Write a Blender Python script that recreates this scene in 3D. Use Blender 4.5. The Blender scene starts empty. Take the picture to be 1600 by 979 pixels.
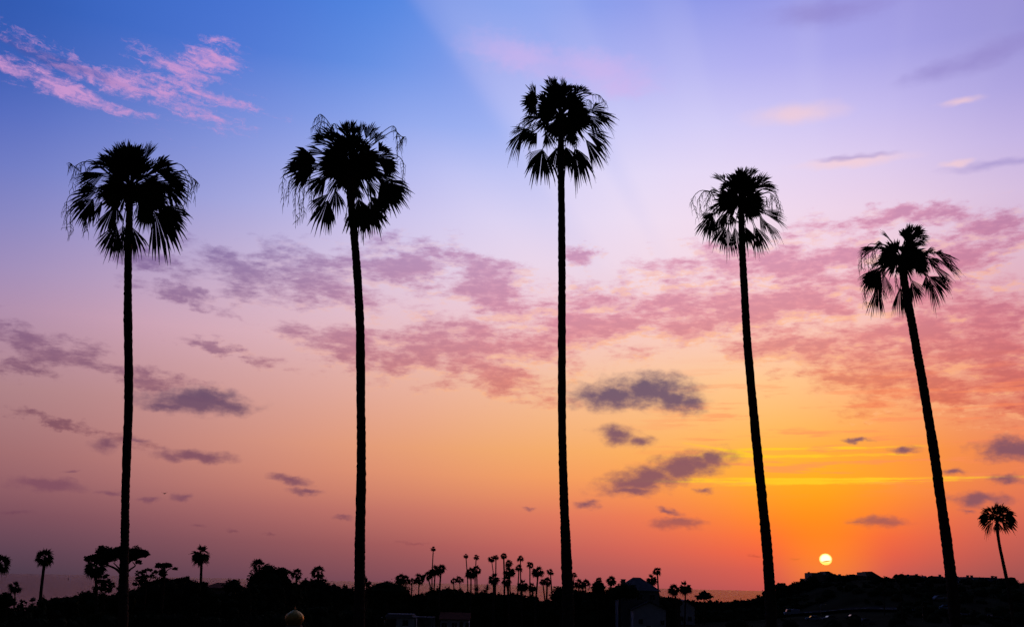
import bpy, math, random
import numpy as np
from mathutils import Vector, Matrix

random.seed(7)
rng = np.random.default_rng(7)
scene = bpy.context.scene
C = scene.collection
R = math.radians

# ------------------------------------------------------------------ camera
W, H, F = 1600.0, 979.0, 1600.0          # photograph size and focal length in its pixels
CAM = Vector((0.0, 0.0, 45.0))
ROLL = math.atan(0.0234)
PITCH = math.atan(422.4 / F)
FWD = Vector((0, math.cos(PITCH), math.sin(PITCH)))
U0 = Vector((0, -math.sin(PITCH), math.cos(PITCH)))
R0 = Vector((1, 0, 0))
RIGHT = R0 * math.cos(ROLL) + U0 * math.sin(ROLL)
UP = U0 * math.cos(ROLL) - R0 * math.sin(ROLL)
cam_data = bpy.data.cameras.new('camera')
cam_data.sensor_width = 36.0
cam_data.lens = 36.0 * F / W
cam_data.clip_start = 0.1
cam_data.clip_end = 90000.0
cam = bpy.data.objects.new('camera', cam_data)
C.objects.link(cam)
cam.matrix_world = Matrix(((RIGHT.x, UP.x, -FWD.x, CAM.x), (RIGHT.y, UP.y, -FWD.y, CAM.y), (RIGHT.z, UP.z, -FWD.z, CAM.z), (0, 0, 0, 1)))
scene.camera = cam

def ray(px, py):
    return (FWD + RIGHT * ((px - W / 2) / F) - UP * ((py - H / 2) / F)).normalized()
def at(px, py, Y):
    d = ray(px, py)
    return CAM + d * (Y / d.y)
def azel(px, py):
    d = ray(px, py)
    return math.degrees(math.atan2(d.x, d.y)), math.degrees(math.asin(d.z))
def pix(az, el):
    a, e = R(az), R(el)
    d = Vector((math.sin(a) * math.cos(e), math.cos(a) * math.cos(e), math.sin(e)))
    k = max(d.dot(FWD), 0.05)
    return W / 2 + F * d.dot(RIGHT) / k, H / 2 - F * d.dot(UP) / k

scene.view_settings.view_transform = 'Standard'
scene.view_settings.look = 'None'
scene.view_settings.gamma = 1.0
scene.view_settings.exposure = 0.0
scene.cycles.use_denoising = True
scene.cycles.max_bounces = 2
scene.cycles.use_adaptive_sampling = True
scene.cycles.adaptive_threshold = 0.02
scene.cycles.adaptive_min_samples = 8

def lin(c):
    return tuple((v / 255 / 12.92) if v <= 10 else ((v / 255 + 0.055) / 1.055) ** 2.4 for v in c)

# ------------------------------------------------------------------ sun
SUN_PX = (1290, 873)
sun_dir = ray(*SUN_PX)
sun_az, sun_el = azel(*SUN_PX)
sd = bpy.data.lights.new('sun', 'SUN')
sd.energy = 0.35
sd.angle = R(0.53)
sd.color = (1.0, 0.45, 0.16)
sun = bpy.data.objects.new('sun', sd)
C.objects.link(sun)
sun.rotation_euler = (-sun_dir).to_track_quat('-Z', 'Y').to_euler()
sun.location = (60, 300, 90)

# ------------------------------------------------------------------ sky (world shader, a function of direction only)
world = bpy.data.worlds.new('World')
scene.world = world
world.use_nodes = True
NT = world.node_tree
NT.nodes.clear()
def nd(t, **kw):
    n = NT.nodes.new(t)
    for k, v in kw.items():
        setattr(n, k, v)
    return n
def put(sock, v):
    if isinstance(v, bpy.types.NodeSocket):
        NT.links.new(v, sock)
    else:
        sock.default_value = v
def M(op, a, b=0.0, c=None, clamp=False):
    n = nd('ShaderNodeMath', operation=op, use_clamp=clamp)
    put(n.inputs[0], a); put(n.inputs[1], b)
    if c is not None: put(n.inputs[2], c)
    return n.outputs[0]
def smooth(v, a, b, lo=0.0, hi=1.0):
    n = nd('ShaderNodeMapRange', interpolation_type='SMOOTHSTEP')
    put(n.inputs[0], v); n.inputs[1].default_value = a; n.inputs[2].default_value = b
    n.inputs[3].default_value = lo; n.inputs[4].default_value = hi
    return n.outputs[0]
def linmap(v, a, b, lo=0.0, hi=1.0):
    n = nd('ShaderNodeMapRange', interpolation_type='LINEAR')
    put(n.inputs[0], v); n.inputs[1].default_value = a; n.inputs[2].default_value = b
    n.inputs[3].default_value = lo; n.inputs[4].default_value = hi
    return n.outputs[0]
def mix(f, a, b, mode='MIX'):
    n = nd('ShaderNodeMix', data_type='RGBA', blend_type=mode)
    n.clamp_factor = True
    put(n.inputs[0], f)
    put(n.inputs[6], a if isinstance(a, bpy.types.NodeSocket) else (*a, 1))
    put(n.inputs[7], b if isinstance(b, bpy.types.NodeSocket) else (*b, 1))
    return n.outputs[2]
def noise(vec, sx, sy, detail=6.0, rough=0.55, off=0.0, dist=0.0):
    m = nd('ShaderNodeMapping', vector_type='POINT')
    put(m.inputs[0], vec)
    m.inputs[1].default_value = (off, off * 0.37, off * 1.3)
    m.inputs[3].default_value = (sx, sy, 1)
    n = nd('ShaderNodeTexNoise', noise_dimensions='2D')
    put(n.inputs['Vector'], m.outputs[0])
    n.inputs['Scale'].default_value = 1.0
    n.inputs['Detail'].default_value = detail
    n.inputs['Roughness'].default_value = rough
    n.inputs['Distortion'].default_value = dist
    return n.outputs[0], n.outputs[1]

tc = nd('ShaderNodeTexCoord')
sep = nd('ShaderNodeSeparateXYZ'); put(sep.inputs[0], tc.outputs['Generated'])
dx, dy, dz = sep.outputs
AZ = M('MULTIPLY', M('ARCTAN2', dx, dy), 180 / math.pi)
EL = M('MULTIPLY', M('ARCSINE', dz), 180 / math.pi)
comb = nd('ShaderNodeCombineXYZ'); put(comb.inputs[0], AZ); put(comb.inputs[1], EL)
A = comb.outputs[0]

# clear-sky colours read off the photograph (sRGB), rows of y, columns of x
GX = [0, 200, 400, 600, 800, 1000, 1200, 1300, 1400, 1600]
GY = [0, 100, 200, 300, 400, 500, 600, 700, 750, 800, 850, 900, 930]
GC = [
 [(47,86,172),(57,104,198),(69,114,210),(79,130,221),(128,160,238),(142,156,234),(148,152,230),(152,151,226),(154,150,222),(148,143,210)],
 [(55,91,178),(71,110,200),(85,123,214),(103,146,229),(160,172,238),(178,180,242),(178,175,240),(176,172,237),(172,167,233),(160,153,219)],
 [(91,111,194),(111,130,206),(129,148,222),(145,168,237),(178,190,246),(210,206,248),(213,204,246),(211,199,243),(207,194,240),(190,176,228)],
 [(120,128,196),(142,148,211),(162,168,225),(190,190,240),(215,211,247),(237,224,247),(238,219,242),(236,214,238),(232,209,234),(212,188,222)],
 [(152,138,188),(176,159,200),(197,178,213),(217,201,230),(231,215,238),(243,221,236),(245,215,228),(243,209,223),(240,203,217),(222,182,202)],
 [(177,140,167),(202,160,180),(219,178,192),(232,192,202),(239,199,208),(246,203,203),(250,203,194),(249,197,188),(246,190,183),(227,160,166)],
 [(172,129,135),(191,142,144),(211,158,153),(230,173,157),(242,187,156),(250,196,151),(255,199,138),(254,190,130),(251,176,126),(230,146,125)],
 [(158,107,111),(185,124,120),(210,142,123),(229,155,118),(241,170,111),(251,176,97),(255,180,66),(255,171,56),(255,154,62),(232,125,85)],
 [(144,94,103),(169,109,110),(197,126,112),(220,139,110),(238,154,101),(250,155,83),(255,170,36),(255,172,18),(255,150,46),(227,118,86)],
 [(119,76,91),(141,88,97),(167,100,101),(191,112,102),(216,122,98),(237,120,85),(255,138,32),(255,146,10),(252,118,56),(207,100,88)],
 [(94,67,85),(113,73,88),(134,81,90),(157,88,91),(187,95,92),(212,98,87),(250,98,56),(255,98,30),(234,90,70),(178,84,83)],
 [(70,57,74),(88,63,78),(106,69,85),(124,74,87),(146,82,90),(168,82,89),(200,80,80),(222,82,74),(184,82,85),(144,75,82)],
 [(63,53,70),(79,58,75),(97,65,82),(113,69,84),(135,77,88),(156,77,87),(182,77,82),(192,78,78),(166,77,84),(130,69,79)],
]
G = np.array([[lin(c) for c in row] for row in GC])
def grid(px, py):
    px = min(max(px, 0), 1600); py = min(max(py, 0), 930)
    j = min(max(np.searchsorted(GX, px) - 1, 0), len(GX) - 2)
    i = min(max(np.searchsorted(GY, py) - 1, 0), len(GY) - 2)
    u = (px - GX[j]) / (GX[j + 1] - GX[j]); v = (py - GY[i]) / (GY[i + 1] - GY[i])
    return (G[i, j] * (1 - u) + G[i, j + 1] * u) * (1 - v) + (G[i + 1, j] * (1 - u) + G[i + 1, j + 1] * u) * v
ROWS = [-1.5, 0.0, 1.0, 1.9, 2.8, 3.7, 4.7, 5.8, 7.2, 9.0, 11.0, 13.0, 15.0, 17.5, 20.0, 22.5, 25.0, 28.0, 31.5]
AZS = [-28.5, -25, -21, -17, -13, -9, -5, -1.5, 2, 5.5, 9, 12, 14.5, 17, 19.5, 22, 25, 28.5]
AZ01 = linmap(AZ, -30, 30)
col = None
for k, e in enumerate(ROWS):
    r = nd('ShaderNodeValToRGB')
    r.color_ramp.interpolation = 'B_SPLINE'
    els = r.color_ramp.elements
    while len(els) < len(AZS): els.new(0.5)
    for q, a in enumerate(AZS):
        els[q].position = (a + 30) / 60
    for q, a in enumerate(AZS):
        els[q].color = (*grid(*pix(a, e)), 1)
    # each row waits for the one before it, which keeps the shader's stack small
    put(r.inputs[0], AZ01 if col is None else M('MULTIPLY_ADD', col, 1e-7, AZ01))
    col = r.outputs[0] if col is None else mix(linmap(EL, ROWS[k - 1], e), col, r.outputs[0])
# the rest of the dome: western glow fades to a dim blue dusk overhead and in the east
far = nd('ShaderNodeValToRGB')
els = far.color_ramp.elements
stops = [(0.0, (8, 8, 10)), (0.47, (10, 10, 14)), (0.53, (15, 15, 23)), (0.62, (16, 18, 31)), (0.8, (15, 21, 42)), (1.0, (17, 28, 62))]
while len(els) < len(stops): els.new(0.5)
for q, (p, c) in enumerate(stops): els[q].position = p
for q, (p, c) in enumerate(stops): els[q].color = (*lin(c), 1)
put(far.inputs[0], linmap(EL, -90, 90))
absaz = M('ABSOLUTE', AZ)
f_far = M('MAXIMUM', smooth(absaz, 28.5, 72), smooth(EL, 31, 64))
f_far = M('MAXIMUM', f_far, smooth(EL, -2.0, -12.0, 0, 0))
# shafts of light fanning out from the sun
s_right = Vector((sun_dir.y, -sun_dir.x, 0)).normalized()
s_up = s_right.cross(sun_dir).normalized()
def dot(v):
    n = nd('ShaderNodeVectorMath', operation='DOT_PRODUCT')
    put(n.inputs[0], tc.outputs['Generated']); n.inputs[1].default_value = v
    return n.outputs['Value']
TH = M('MULTIPLY', M('ARCTAN2', dot(s_up), M('MULTIPLY', dot(s_right), -1.0)), 180 / math.pi)   # 0 = level to the left, 90 = up
def bearing(px, py):
    d = ray(px, py)
    return math.degrees(math.atan2(d.dot(s_up), -d.dot(s_right)))
b1 = 0.5 * (bearing(655, 35) + bearing(795, 210))
b2 = 0.5 * (bearing(845, 30) + bearing(985, 320))
SD = M('MULTIPLY', M('ARCCOSINE', dot(sun_dir)), 180 / math.pi)
rmask = M('MULTIPLY', smooth(SD, 14, 34), smooth(SD, 60, 42))
shade = M('MULTIPLY', smooth(TH, b1 - 9, b1 - 0.5), smooth(TH, b1 + 2.2, b1 - 1.2))
col = mix(M('MULTIPLY', M('MULTIPLY', shade, rmask), 0.25), col, (0.085, 0.25, 0.80))
lite = M('MULTIPLY', smooth(TH, b1 - 0.4, b1 + 1.2), smooth(TH, b2 + 0.0, b1 + 3.0))
col = mix(M('MULTIPLY', M('MULTIPLY', lite, rmask), 0.14), col, (0.52, 0.50, 0.90))
sh2 = M('MULTIPLY', smooth(TH, b2 - 2.2, b2), smooth(TH, b2 + 2.5, b2))
col = mix(M('MULTIPLY', M('MULTIPLY', sh2, rmask), 0.22), col, (0.25, 0.36, 0.86))
cth = nd('ShaderNodeCombineXYZ'); put(cth.inputs[0], TH)
nr, _ = noise(cth.outputs[0], 0.13, 0.0, 1, 0.5, 9.0)
shafts = M('MULTIPLY', M('MULTIPLY', smooth(nr, 0.42, 0.66), smooth(SD, 16, 28)), M('MULTIPLY', smooth(TH, b1, b1 + 3), smooth(SD, 62, 44)))
col = mix(M('MULTIPLY', shafts, 0.07), col, (0.80, 0.76, 0.95))
base_sky = col

# ---- clouds
DEG = 0.0358
_rot = {}
def rotated(vec, q):
    """coordinates turned by q degrees, made once for each source"""
    key = (vec.node.name, q)
    if key not in _rot:
        if q == 0: _rot[key] = vec
        else:
            m = nd('ShaderNodeMapping', vector_type='POINT'); put(m.inputs[0], vec); m.inputs[2].default_value = (0, 0, -R(q)); _rot[key] = m.outputs[0]
    return _rot[key]
def ell(px, py, rx, ry, rot=0.0, add=0.0, vec=None):
    """distance from a cloud's centre in units of its own half-size"""
    a, e = azel(px, py)
    q = 0 if abs(rot) < 5 else (10 if rot > 0 else -10)
    v = rotated(vec if vec is not None else A, q)
    c, s_ = math.cos(R(-q)), math.sin(R(-q))
    a2, e2 = c * a - s_ * e, s_ * a + c * e
    kx, ky = math.cos(R(e)) / (rx * DEG), 1 / (ry * DEG)
    m = nd('ShaderNodeVectorMath', operation='MULTIPLY_ADD')
    put(m.inputs[0], v); m.inputs[1].default_value = (kx, ky, 0); m.inputs[2].default_value = (-a2 * kx, -e2 * ky, 0)
    n = nd('ShaderNodeVectorMath', operation='LENGTH')
    put(n.inputs[0], m.outputs[0])
    return M('ADD', n.outputs['Value'], add) if add else n.outputs['Value']
def union(items, vec=None, k=0.25):
    d = None
    for it in items:
        v = ell(*it, vec=vec)
        if d is None: d = v
        else:
            n = nd('ShaderNodeMath', operation='SMOOTH_MIN'); put(n.inputs[0], d); put(n.inputs[1], v); n.inputs[2].default_value = k
            d = n.outputs[0]
    return d
# warped coordinates give ragged edges
def warped(sx, sy, det, off, ax, ay):
    w1, _ = noise(A, sx, sy, det, 0.6, off); w2, _ = noise(A, sx, sy, det, 0.6, off + 40.0)
    c_ = nd('ShaderNodeCombineXYZ')
    put(c_.inputs[0], M('ADD', AZ, M('MULTIPLY', M('SUBTRACT', w1, 0.5), ax))); put(c_.inputs[1], M('ADD', EL, M('MULTIPLY', M('SUBTRACT', w2, 0.5), ay)))
    return c_.outputs[0]
AW = warped(0.9, 1.5, 4, 3.1, 2.4, 1.2)
AH = warped(0.5, 0.9, 2, 13.1, 1.6, 0.5)

# broken mauve altocumulus: (x, y, half width, half height, tilt)
fields = [
 (470,438,150,46,-3),(400,425,90,28,-12),(640,418,120,40,-4),(775,452,95,34,4),(700,405,120,20,-6),
 (560,545,105,38,-10),(690,545,170,50,-2),(800,590,75,34,-8),(900,510,150,56,8),(1010,478,130,40,10),
 (1180,410,150,34,4),(1110,480,120,46,8),(1190,492,130,44,-8),(1300,560,170,34,-6),(1260,470,120,36,-20),
 (1440,520,150,52,0),(1540,520,140,62,8),(1470,605,150,30,4),(1570,590,120,60,0),(1420,450,150,40,-6),
 (50,540,120,24,-14),(190,582,130,16,-13),(40,575,60,12,-4),(350,547,62,11,-6),(280,458,90,14,-5),
 (905,398,30,14,0),(1490,400,130,30,6),(1560,350,70,20,8),(1400,340,120,18,4),(230,405,60,18,-10),
 (100,662,80,8,-10),(1290,410,90,24,6),
]
Rf = union(fields, AW, 0.2)
n2, _ = noise(A, 0.34, 0.95, 7, 0.60, 11.0)
n2b, _ = noise(A, 1.2, 3.6, 4, 0.6, 5.0)
nn = M('ADD', M('MULTIPLY', n2, 0.76), M('MULTIPLY', n2b, 0.24))
raw = M('ADD', M('MULTIPLY', M('SUBTRACT', 1.12, Rf), 0.38), M('MULTIPLY', M('SUBTRACT', nn, 0.51), 1.6))
alto = smooth(raw, -0.08, 0.36)
# the same field a little higher up: where it is denser above than here, the under-edge catches the sun
up = nd('ShaderNodeVectorMath', operation='ADD'); put(up.inputs[0], A); up.inputs[1].default_value = (-0.1, 0.32, 0)
n3, _ = noise(up.outputs[0], 0.34, 0.95, 5, 0.60, 11.0)
edge = M('MULTIPLY', smooth(M('SUBTRACT', n3, n2), 0.01, 0.10), smooth(raw, -0.16, 0.02))
edge = M('MULTIPLY', edge, smooth(raw, 0.26, 0.04))
glow_w = M('MULTIPLY', smooth(EL, 22, 15), smooth(SD, 40, 10))
col = mix(M('MULTIPLY', M('MULTIPLY', edge, glow_w), 0.55), col, lin((255, 182, 128)))
tint = mix(smooth(SD, 18, 27), (0.84, 0.48, 0.58), (0.75, 0.49, 0.60))
tint = mix(smooth(SD, 25, 36), tint, (0.60, 0.50, 0.63))
cloudc = mix(1.0, base_sky, tint, 'MULTIPLY')
# thicker patches are greyer and let less light through
cloudc = mix(M('MULTIPLY', smooth(M('ADD', raw, M('MULTIPLY', M('SUBTRACT', n2b, 0.5), 0.8)), 0.10, 0.55), 0.55), cloudc, mix(1.0, cloudc, (0.72, 0.68, 0.84), 'MULTIPLY'))
col = mix(M('MULTIPLY', alto, 0.92), col, cloudc)

shared = col
# pink cirrus high on the left
nc, _ = noise(rotated(AH, -10), 0.26, 2.0, 7, 0.62, 21.0)
cirrus = union([(80,130,120,15,-10),(200,134,140,17,-9),(310,142,80,9,-14),(325,96,50,22,10),(335,62,26,6,4),(290,112,60,16,-9),(120,140,100,8,-9)], AH, 0.25)
nf, _ = noise(AW, 0.9, 2.2, 5, 0.65, 25.0)
cd = smooth(M('ADD', M('MULTIPLY', M('SUBTRACT', 1.1, cirrus), 0.30), M('ADD', M('MULTIPLY', M('SUBTRACT', nc, 0.50), 0.8), M('MULTIPLY', M('SUBTRACT', nf, 0.5), 0.8))), -0.06, 0.42)
col = mix(M('MULTIPLY', cd, 0.80), col, lin((216, 156, 210)))
cs = union([(110,100,120,10,-10),(60,90,80,9,-6)], AH, 0.2)
col = mix(M('MULTIPLY', smooth(M('ADD', M('SUBTRACT', 1.0, cs), M('MULTIPLY', M('SUBTRACT', nc, 0.5), 1.5)), 0.0, 1.0), 0.5), col, lin((72, 84, 165)))
# faint streaks high on the right
hs = union([(1330,253,82,9,3),(1495,256,22,5,0),(1240,178,70,16,0),(1500,158,30,6,0)], AH, 0.2)
col = mix(M('MULTIPLY', smooth(hs, 1.4, 0.0), 0.58), col, lin((252, 208, 205)))
ps = union([(1530,92,85,16,14),(1470,108,50,12,10),(1560,256,60,6,2),(1290,18,80,20,0),(1340,245,50,4,2)], AH, 0.2)
col = mix(M('MULTIPLY', smooth(M('ADD', ps, M('SUBTRACT', n2, 0.5)), 1.5, 0.0), 0.50), col, lin((140, 125, 195)))
pk = union([(815,88,80,24,-6),(935,110,80,26,-10),(970,135,50,18,0)], AW, 0.3)
col = mix(M('MULTIPLY', smooth(pk, 1.6, 0.0), 0.55), col, lin((212, 180, 235)))

upper = col
col = shared
# thin gilded streaks above the sun
gl = union([(1330,748,330,2.6,0.6),(1230,753,150,5,0),(1150,752,320,2,0.3),(1230,712,130,3,-3),(1130,702,70,2.5,-5),(1290,700,120,2.5,3)], AW if False else A, 0.05)
wv, _ = noise(A, 0.35, 2.6, 5, 0.6, 33.0)
gsm = M('MULTIPLY', smooth(M('ADD', gl, M('MULTIPLY', M('SUBTRACT', wv, 0.5), 2.4)), 1.25, 0.25), smooth(SD, 14, 6))
col = mix(M('MULTIPLY', gsm, 0.8), col, lin((255, 204, 38)))
vl, _ = noise(A, 0.16, 1.9, 5, 0.6, 41.0)
veil = M('MULTIPLY', M('MULTIPLY', smooth(vl, 0.52, 0.66), smooth(EL, 4.5, 6.5)), M('MULTIPLY', smooth(EL, 13, 9), smooth(AZ, 4, 14)))
col = mix(M('MULTIPLY', veil, 0.55), col, lin((252, 138, 92)))

# small dark cumulus
dark = [
 (305,629,74,15,2),(320,617,42,13,0),(345,631,44,11,-10),(258,635,36,7,4),(303,712,52,8,0),(72,756,46,9,0),
 (955,619,62,20,0),(1010,610,70,24,-4),(1060,626,38,18,-20),(1040,596,60,18,-14,0.35),
 (965,680,36,17,-10,0.22),(1000,690,26,12,4,0.28),
 (1070,729,66,19,14),(1010,748,66,19,6),(985,765,45,8,2,0.1),(1112,716,22,12,0),
 (455,749,32,7,-6,0.1),(478,767,24,6,0,0.1),(914,787,22,7,0,0.15),(1056,817,40,8,0,0.05),(1046,798,20,6,-6,0.1),
 (1372,815,38,8,2,0.05),(1345,815,22,4,0,0.2),(1532,779,36,10,2,0.05),(1580,701,44,16,0),(1550,705,24,8,0,0.3),
 (286,776,16,6,4,0.2),(232,780,22,4,0,0.3),(165,694,22,16,10,0.35),(212,688,24,6,0,0.35),(170,768,24,5,0,0.25),
 (535,808,18,4,0,0.3),(830,795,10,4,0,0.3),(1340,687,26,5,-3,0.3),(1412,702,24,6,0,0.3),(1490,737,20,6,0,0.35),(1574,748,24,8,0,0.25),
 (25,800,24,4,0,0.4),(1510,797,14,5,-8,0.4),(1100,766,16,6,0,0.4),(310,820,18,4,0,0.4),(420,833,12,3,0,0.45),(365,828,16,3,0,0.45),
 (1180,866,10,3,0,0.45),(1240,873,12,3,0,0.5),(650,848,30,3,0,0.5),(110,735,16,3,10,0.35),
]
AD = warped(0.9, 1.6, 3, 57.0, 0.75, 0.5)
Dc = union(dark, AD, 0.2)
n4, _ = noise(A, 1.1, 1.9, 4, 0.55, 71.0)
cum = smooth(M('ADD', M('SUBTRACT', 1.52, Dc), M('MULTIPLY', M('SUBTRACT', n4, 0.5), 1.15)), 0.0, 1.25)
dcol = mix(smooth(EL, 5, 12), lin((128, 78, 96)), lin((92, 76, 108)))
dcol = mix(smooth(EL, 4.5, 2.0), dcol, mix(1.0, base_sky, (0.72, 0.66, 0.80), 'MULTIPLY'))
col = mix(M('MULTIPLY', cum, 0.93), col, dcol)

# sun disc, slightly flattened by refraction, crossed by a thin bar of cloud
disc = ell(SUN_PX[0], SUN_PX[1], 9.1, 8.3)
dm = smooth(disc, 1.06, 0.92)
halo = M('MULTIPLY', smooth(SD, 3.6, 0.1), 0.45)
col = mix(halo, col, lin((255, 150, 20)))
dcore = mix(smooth(disc, 0.6, 1.0), (1.5, 1.4, 0.9), (1.1, 0.80, 0.12))
dcore = mix(smooth(EL, sun_el - 0.02, sun_el - 0.22), dcore, (1.1, 0.9, 0.16))
bar = ell(SUN_PX[0] + 1.5, SUN_PX[1] + 3.2, 6.5, 0.9, 6)
dcore = mix(smooth(bar, 1.4, 0.5), dcore, lin((225, 160, 20)))
col = mix(dm, col, dcore)
# upper sky, lower sky and the dome outside the western sky; Cycles skips the branches a direction does not need
def bgd(c, k=1.0):
    n = nd('ShaderNodeBackground'); put(n.inputs[0], c); n.inputs[1].default_value = k; return n.outputs[0]
def mixs(f, a, b):
    n = nd('ShaderNodeMixShader'); put(n.inputs[0], f); put(n.inputs[1], a); put(n.inputs[2], b); return n.outputs[0]
west = mixs(M('GREATER_THAN', EL, 15.0), bgd(col), bgd(upper))
dome_sky = mixs(f_far, west, bgd(far.outputs[0]))
# a physical sky model adds its own weak twilight
nis = nd('ShaderNodeTexSky', sky_type='NISHITA')
nis.sun_disc = False
nis.sun_elevation = R(sun_el)
nis.sun_rotation = R(sun_az)
add = nd('ShaderNodeAddShader'); put(add.inputs[0], dome_sky); put(add.inputs[1], bgd(nis.outputs[0], 0.002))
wo = nd('ShaderNodeOutputWorld'); put(wo.inputs[0], add.outputs[0])
world.cycles.sampling_method = 'MANUAL'
world.cycles.sample_map_resolution = 256

# ------------------------------------------------------------------ materials
def material(name, c, rough=0.8, var=0.25, scale=3.0, metallic=0.0, bump=0.0, spec=0.3, coords='Object'):
    m = bpy.data.materials.new(name); m.use_nodes = True
    t = m.node_tree; b = t.nodes['Principled BSDF']
    b.inputs['Roughness'].default_value = rough
    b.inputs['Metallic'].default_value = metallic
    b.inputs['Specular IOR Level'].default_value = spec if rough < 0.7 else 0.0
    co = t.nodes.new('ShaderNodeTexCoord')
    n = t.nodes.new('ShaderNodeTexNoise'); n.inputs['Scale'].default_value = scale; n.inputs['Detail'].default_value = 5
    t.links.new(co.outputs[coords], n.inputs['Vector'])
    mr = t.nodes.new('ShaderNodeMapRange'); mr.inputs[3].default_value = 1 - var; mr.inputs[4].default_value = 1 + var
    mr.inputs[1].default_value = 0.3; mr.inputs[2].default_value = 0.7
    t.links.new(n.outputs[0], mr.inputs[0])
    mx = t.nodes.new('ShaderNodeMix'); mx.data_type = 'RGBA'; mx.blend_type = 'MULTIPLY'
    mx.inputs[0].default_value = 1; mx.inputs[6].default_value = (*c, 1)
    t.links.new(mr.outputs[0], mx.inputs[7]); t.links.new(mx.outputs[2], b.inputs['Base Color'])
    if bump:
        bp = t.nodes.new('ShaderNodeBump'); bp.inputs['Strength'].default_value = bump; bp.inputs['Distance'].default_value = 0.3
        t.links.new(n.outputs[0], bp.inputs['Height']); t.links.new(bp.outputs[0], b.inputs['Normal'])
    return m
MAT = dict(
 frond=material('palm_leaf', (0.040, 0.055, 0.022), 0.75, 0.3, 4),
 dead=material('dry_palm_stalk', (0.075, 0.058, 0.034), 0.8, 0.3, 4),
 bark=material('palm_bark', (0.085, 0.066, 0.050), 0.9, 0.35, 5),
 wood=material('tree_bark', (0.07, 0.052, 0.038), 0.9, 0.3, 4),
 leaf=material('tree_leaf', (0.036, 0.050, 0.022), 0.7, 0.35, 0.9),
 pine=material('pine_needles', (0.030, 0.044, 0.024), 0.7, 0.3, 0.9),
 scrub=material('scrub_leaf', (0.038, 0.046, 0.024), 0.75, 0.35, 0.25),
 ground=material('scrubby_ground', (0.034, 0.034, 0.022), 0.95, 0.45, 0.08, bump=0.4),
 asphalt=material('asphalt', (0.05, 0.05, 0.052), 0.9, 0.2, 0.5),
 paint=material('road_paint', (0.62, 0.62, 0.60), 0.7, 0.2, 1.0),
 kerb=material('kerb_concrete', (0.36, 0.35, 0.33), 0.85, 0.2, 1.0),
 white=material('white_stucco', (0.62, 0.63, 0.64), 0.85, 0.08, 0.6),
 cream=material('tan_stucco', (0.33, 0.27, 0.21), 0.85, 0.12, 0.6),
 greywall=material('grey_stucco', (0.25, 0.24, 0.24), 0.85, 0.12, 0.6),
 tile=material('red_roof_tile', (0.24, 0.095, 0.065), 0.8, 0.25, 1.5),
 roofgrey=material('grey_shingle', (0.17, 0.17, 0.18), 0.8, 0.25, 1.2),
 roofdark=material('dark_shingle', (0.08, 0.075, 0.075), 0.85, 0.25, 1.2),
 glass=material('window_glass', (0.02, 0.024, 0.03), 0.08, 0.1, 1.0, spec=0.5),
 frame=material('window_frame', (0.5, 0.5, 0.5), 0.6, 0.1, 1.0),
 door=material('door_paint', (0.12, 0.08, 0.06), 0.6, 0.15, 2.0),
 gold=material('gilded_metal', (0.72, 0.45, 0.11), 0.5, 0.15, 3.0, metallic=0.7),
 carwhite=material('car_paint_white', (0.42, 0.47, 0.55), 0.72, 0.03, 1.0, spec=0.5),
 carblue=material('car_paint_pale_blue', (0.22, 0.32, 0.42), 0.72, 0.03, 1.0, spec=0.5),
 cargrey=material('car_paint_silver', (0.20, 0.21, 0.24), 0.72, 0.03, 1.0),
 cardark=material('car_paint_dark', (0.03, 0.034, 0.05), 0.72, 0.03, 1.0, spec=0.5),
 rubber=material('tyre_rubber', (0.025, 0.025, 0.025), 0.9, 0.1, 5.0),
 rim=material('wheel_rim', (0.45, 0.45, 0.46), 0.4, 0.05, 5.0, metallic=0.8),
 pole=material('galvanised_pole', (0.25, 0.25, 0.25), 0.6, 0.1, 2.0, metallic=0.3),
 feather=material('bird_feather', (0.05, 0.05, 0.055), 0.8, 0.1, 8.0),
 sail=material('sailcloth', (0.35, 0.35, 0.36), 0.8, 0.05, 1.0),
)
# the sea
ms = bpy.data.materials.new('sea_water'); ms.use_nodes = True
t = ms.node_tree; b = t.nodes['Principled BSDF']
b.inputs['Base Color'].default_value = (0.010, 0.014, 0.022, 1); b.inputs['Roughness'].default_value = 1.0; b.inputs['Specular IOR Level'].default_value = 0.0
gl_ = t.nodes.new('ShaderNodeBsdfGlossy'); gl_.inputs['Color'].default_value = (0.95, 0.93, 0.95, 1); gl_.inputs['Roughness'].default_value = 0.10
mxs = t.nodes.new('ShaderNodeMixShader'); mxs.inputs[0].default_value = 0.43      # wind-roughened water mirrors about half the low sky
t.links.new(b.outputs[0], mxs.inputs[1]); t.links.new(gl_.outputs[0], mxs.inputs[2]); t.links.new(mxs.outputs[0], t.nodes['Material Output'].inputs[0])
co = t.nodes.new('ShaderNodeTexCoord'); mp = t.nodes.new('ShaderNodeMapping'); mp.inputs[3].default_value = (0.012, 0.03, 1)
n = t.nodes.new('ShaderNodeTexNoise'); n.inputs['Scale'].default_value = 1.0; n.inputs['Detail'].default_value = 8; n.inputs['Roughness'].default_value = 0.65
t.links.new(co.outputs['Object'], mp.inputs[0]); t.links.new(mp.outputs[0], n.inputs['Vector'])
bp = t.nodes.new('ShaderNodeBump'); bp.inputs['Strength'].default_value = 0.04; bp.inputs['Distance'].default_value = 1.0
t.links.new(n.outputs[0], bp.inputs['Height']); t.links.new(bp.outputs[0], gl_.inputs['Normal'])
MAT['sea'] = ms

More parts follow.
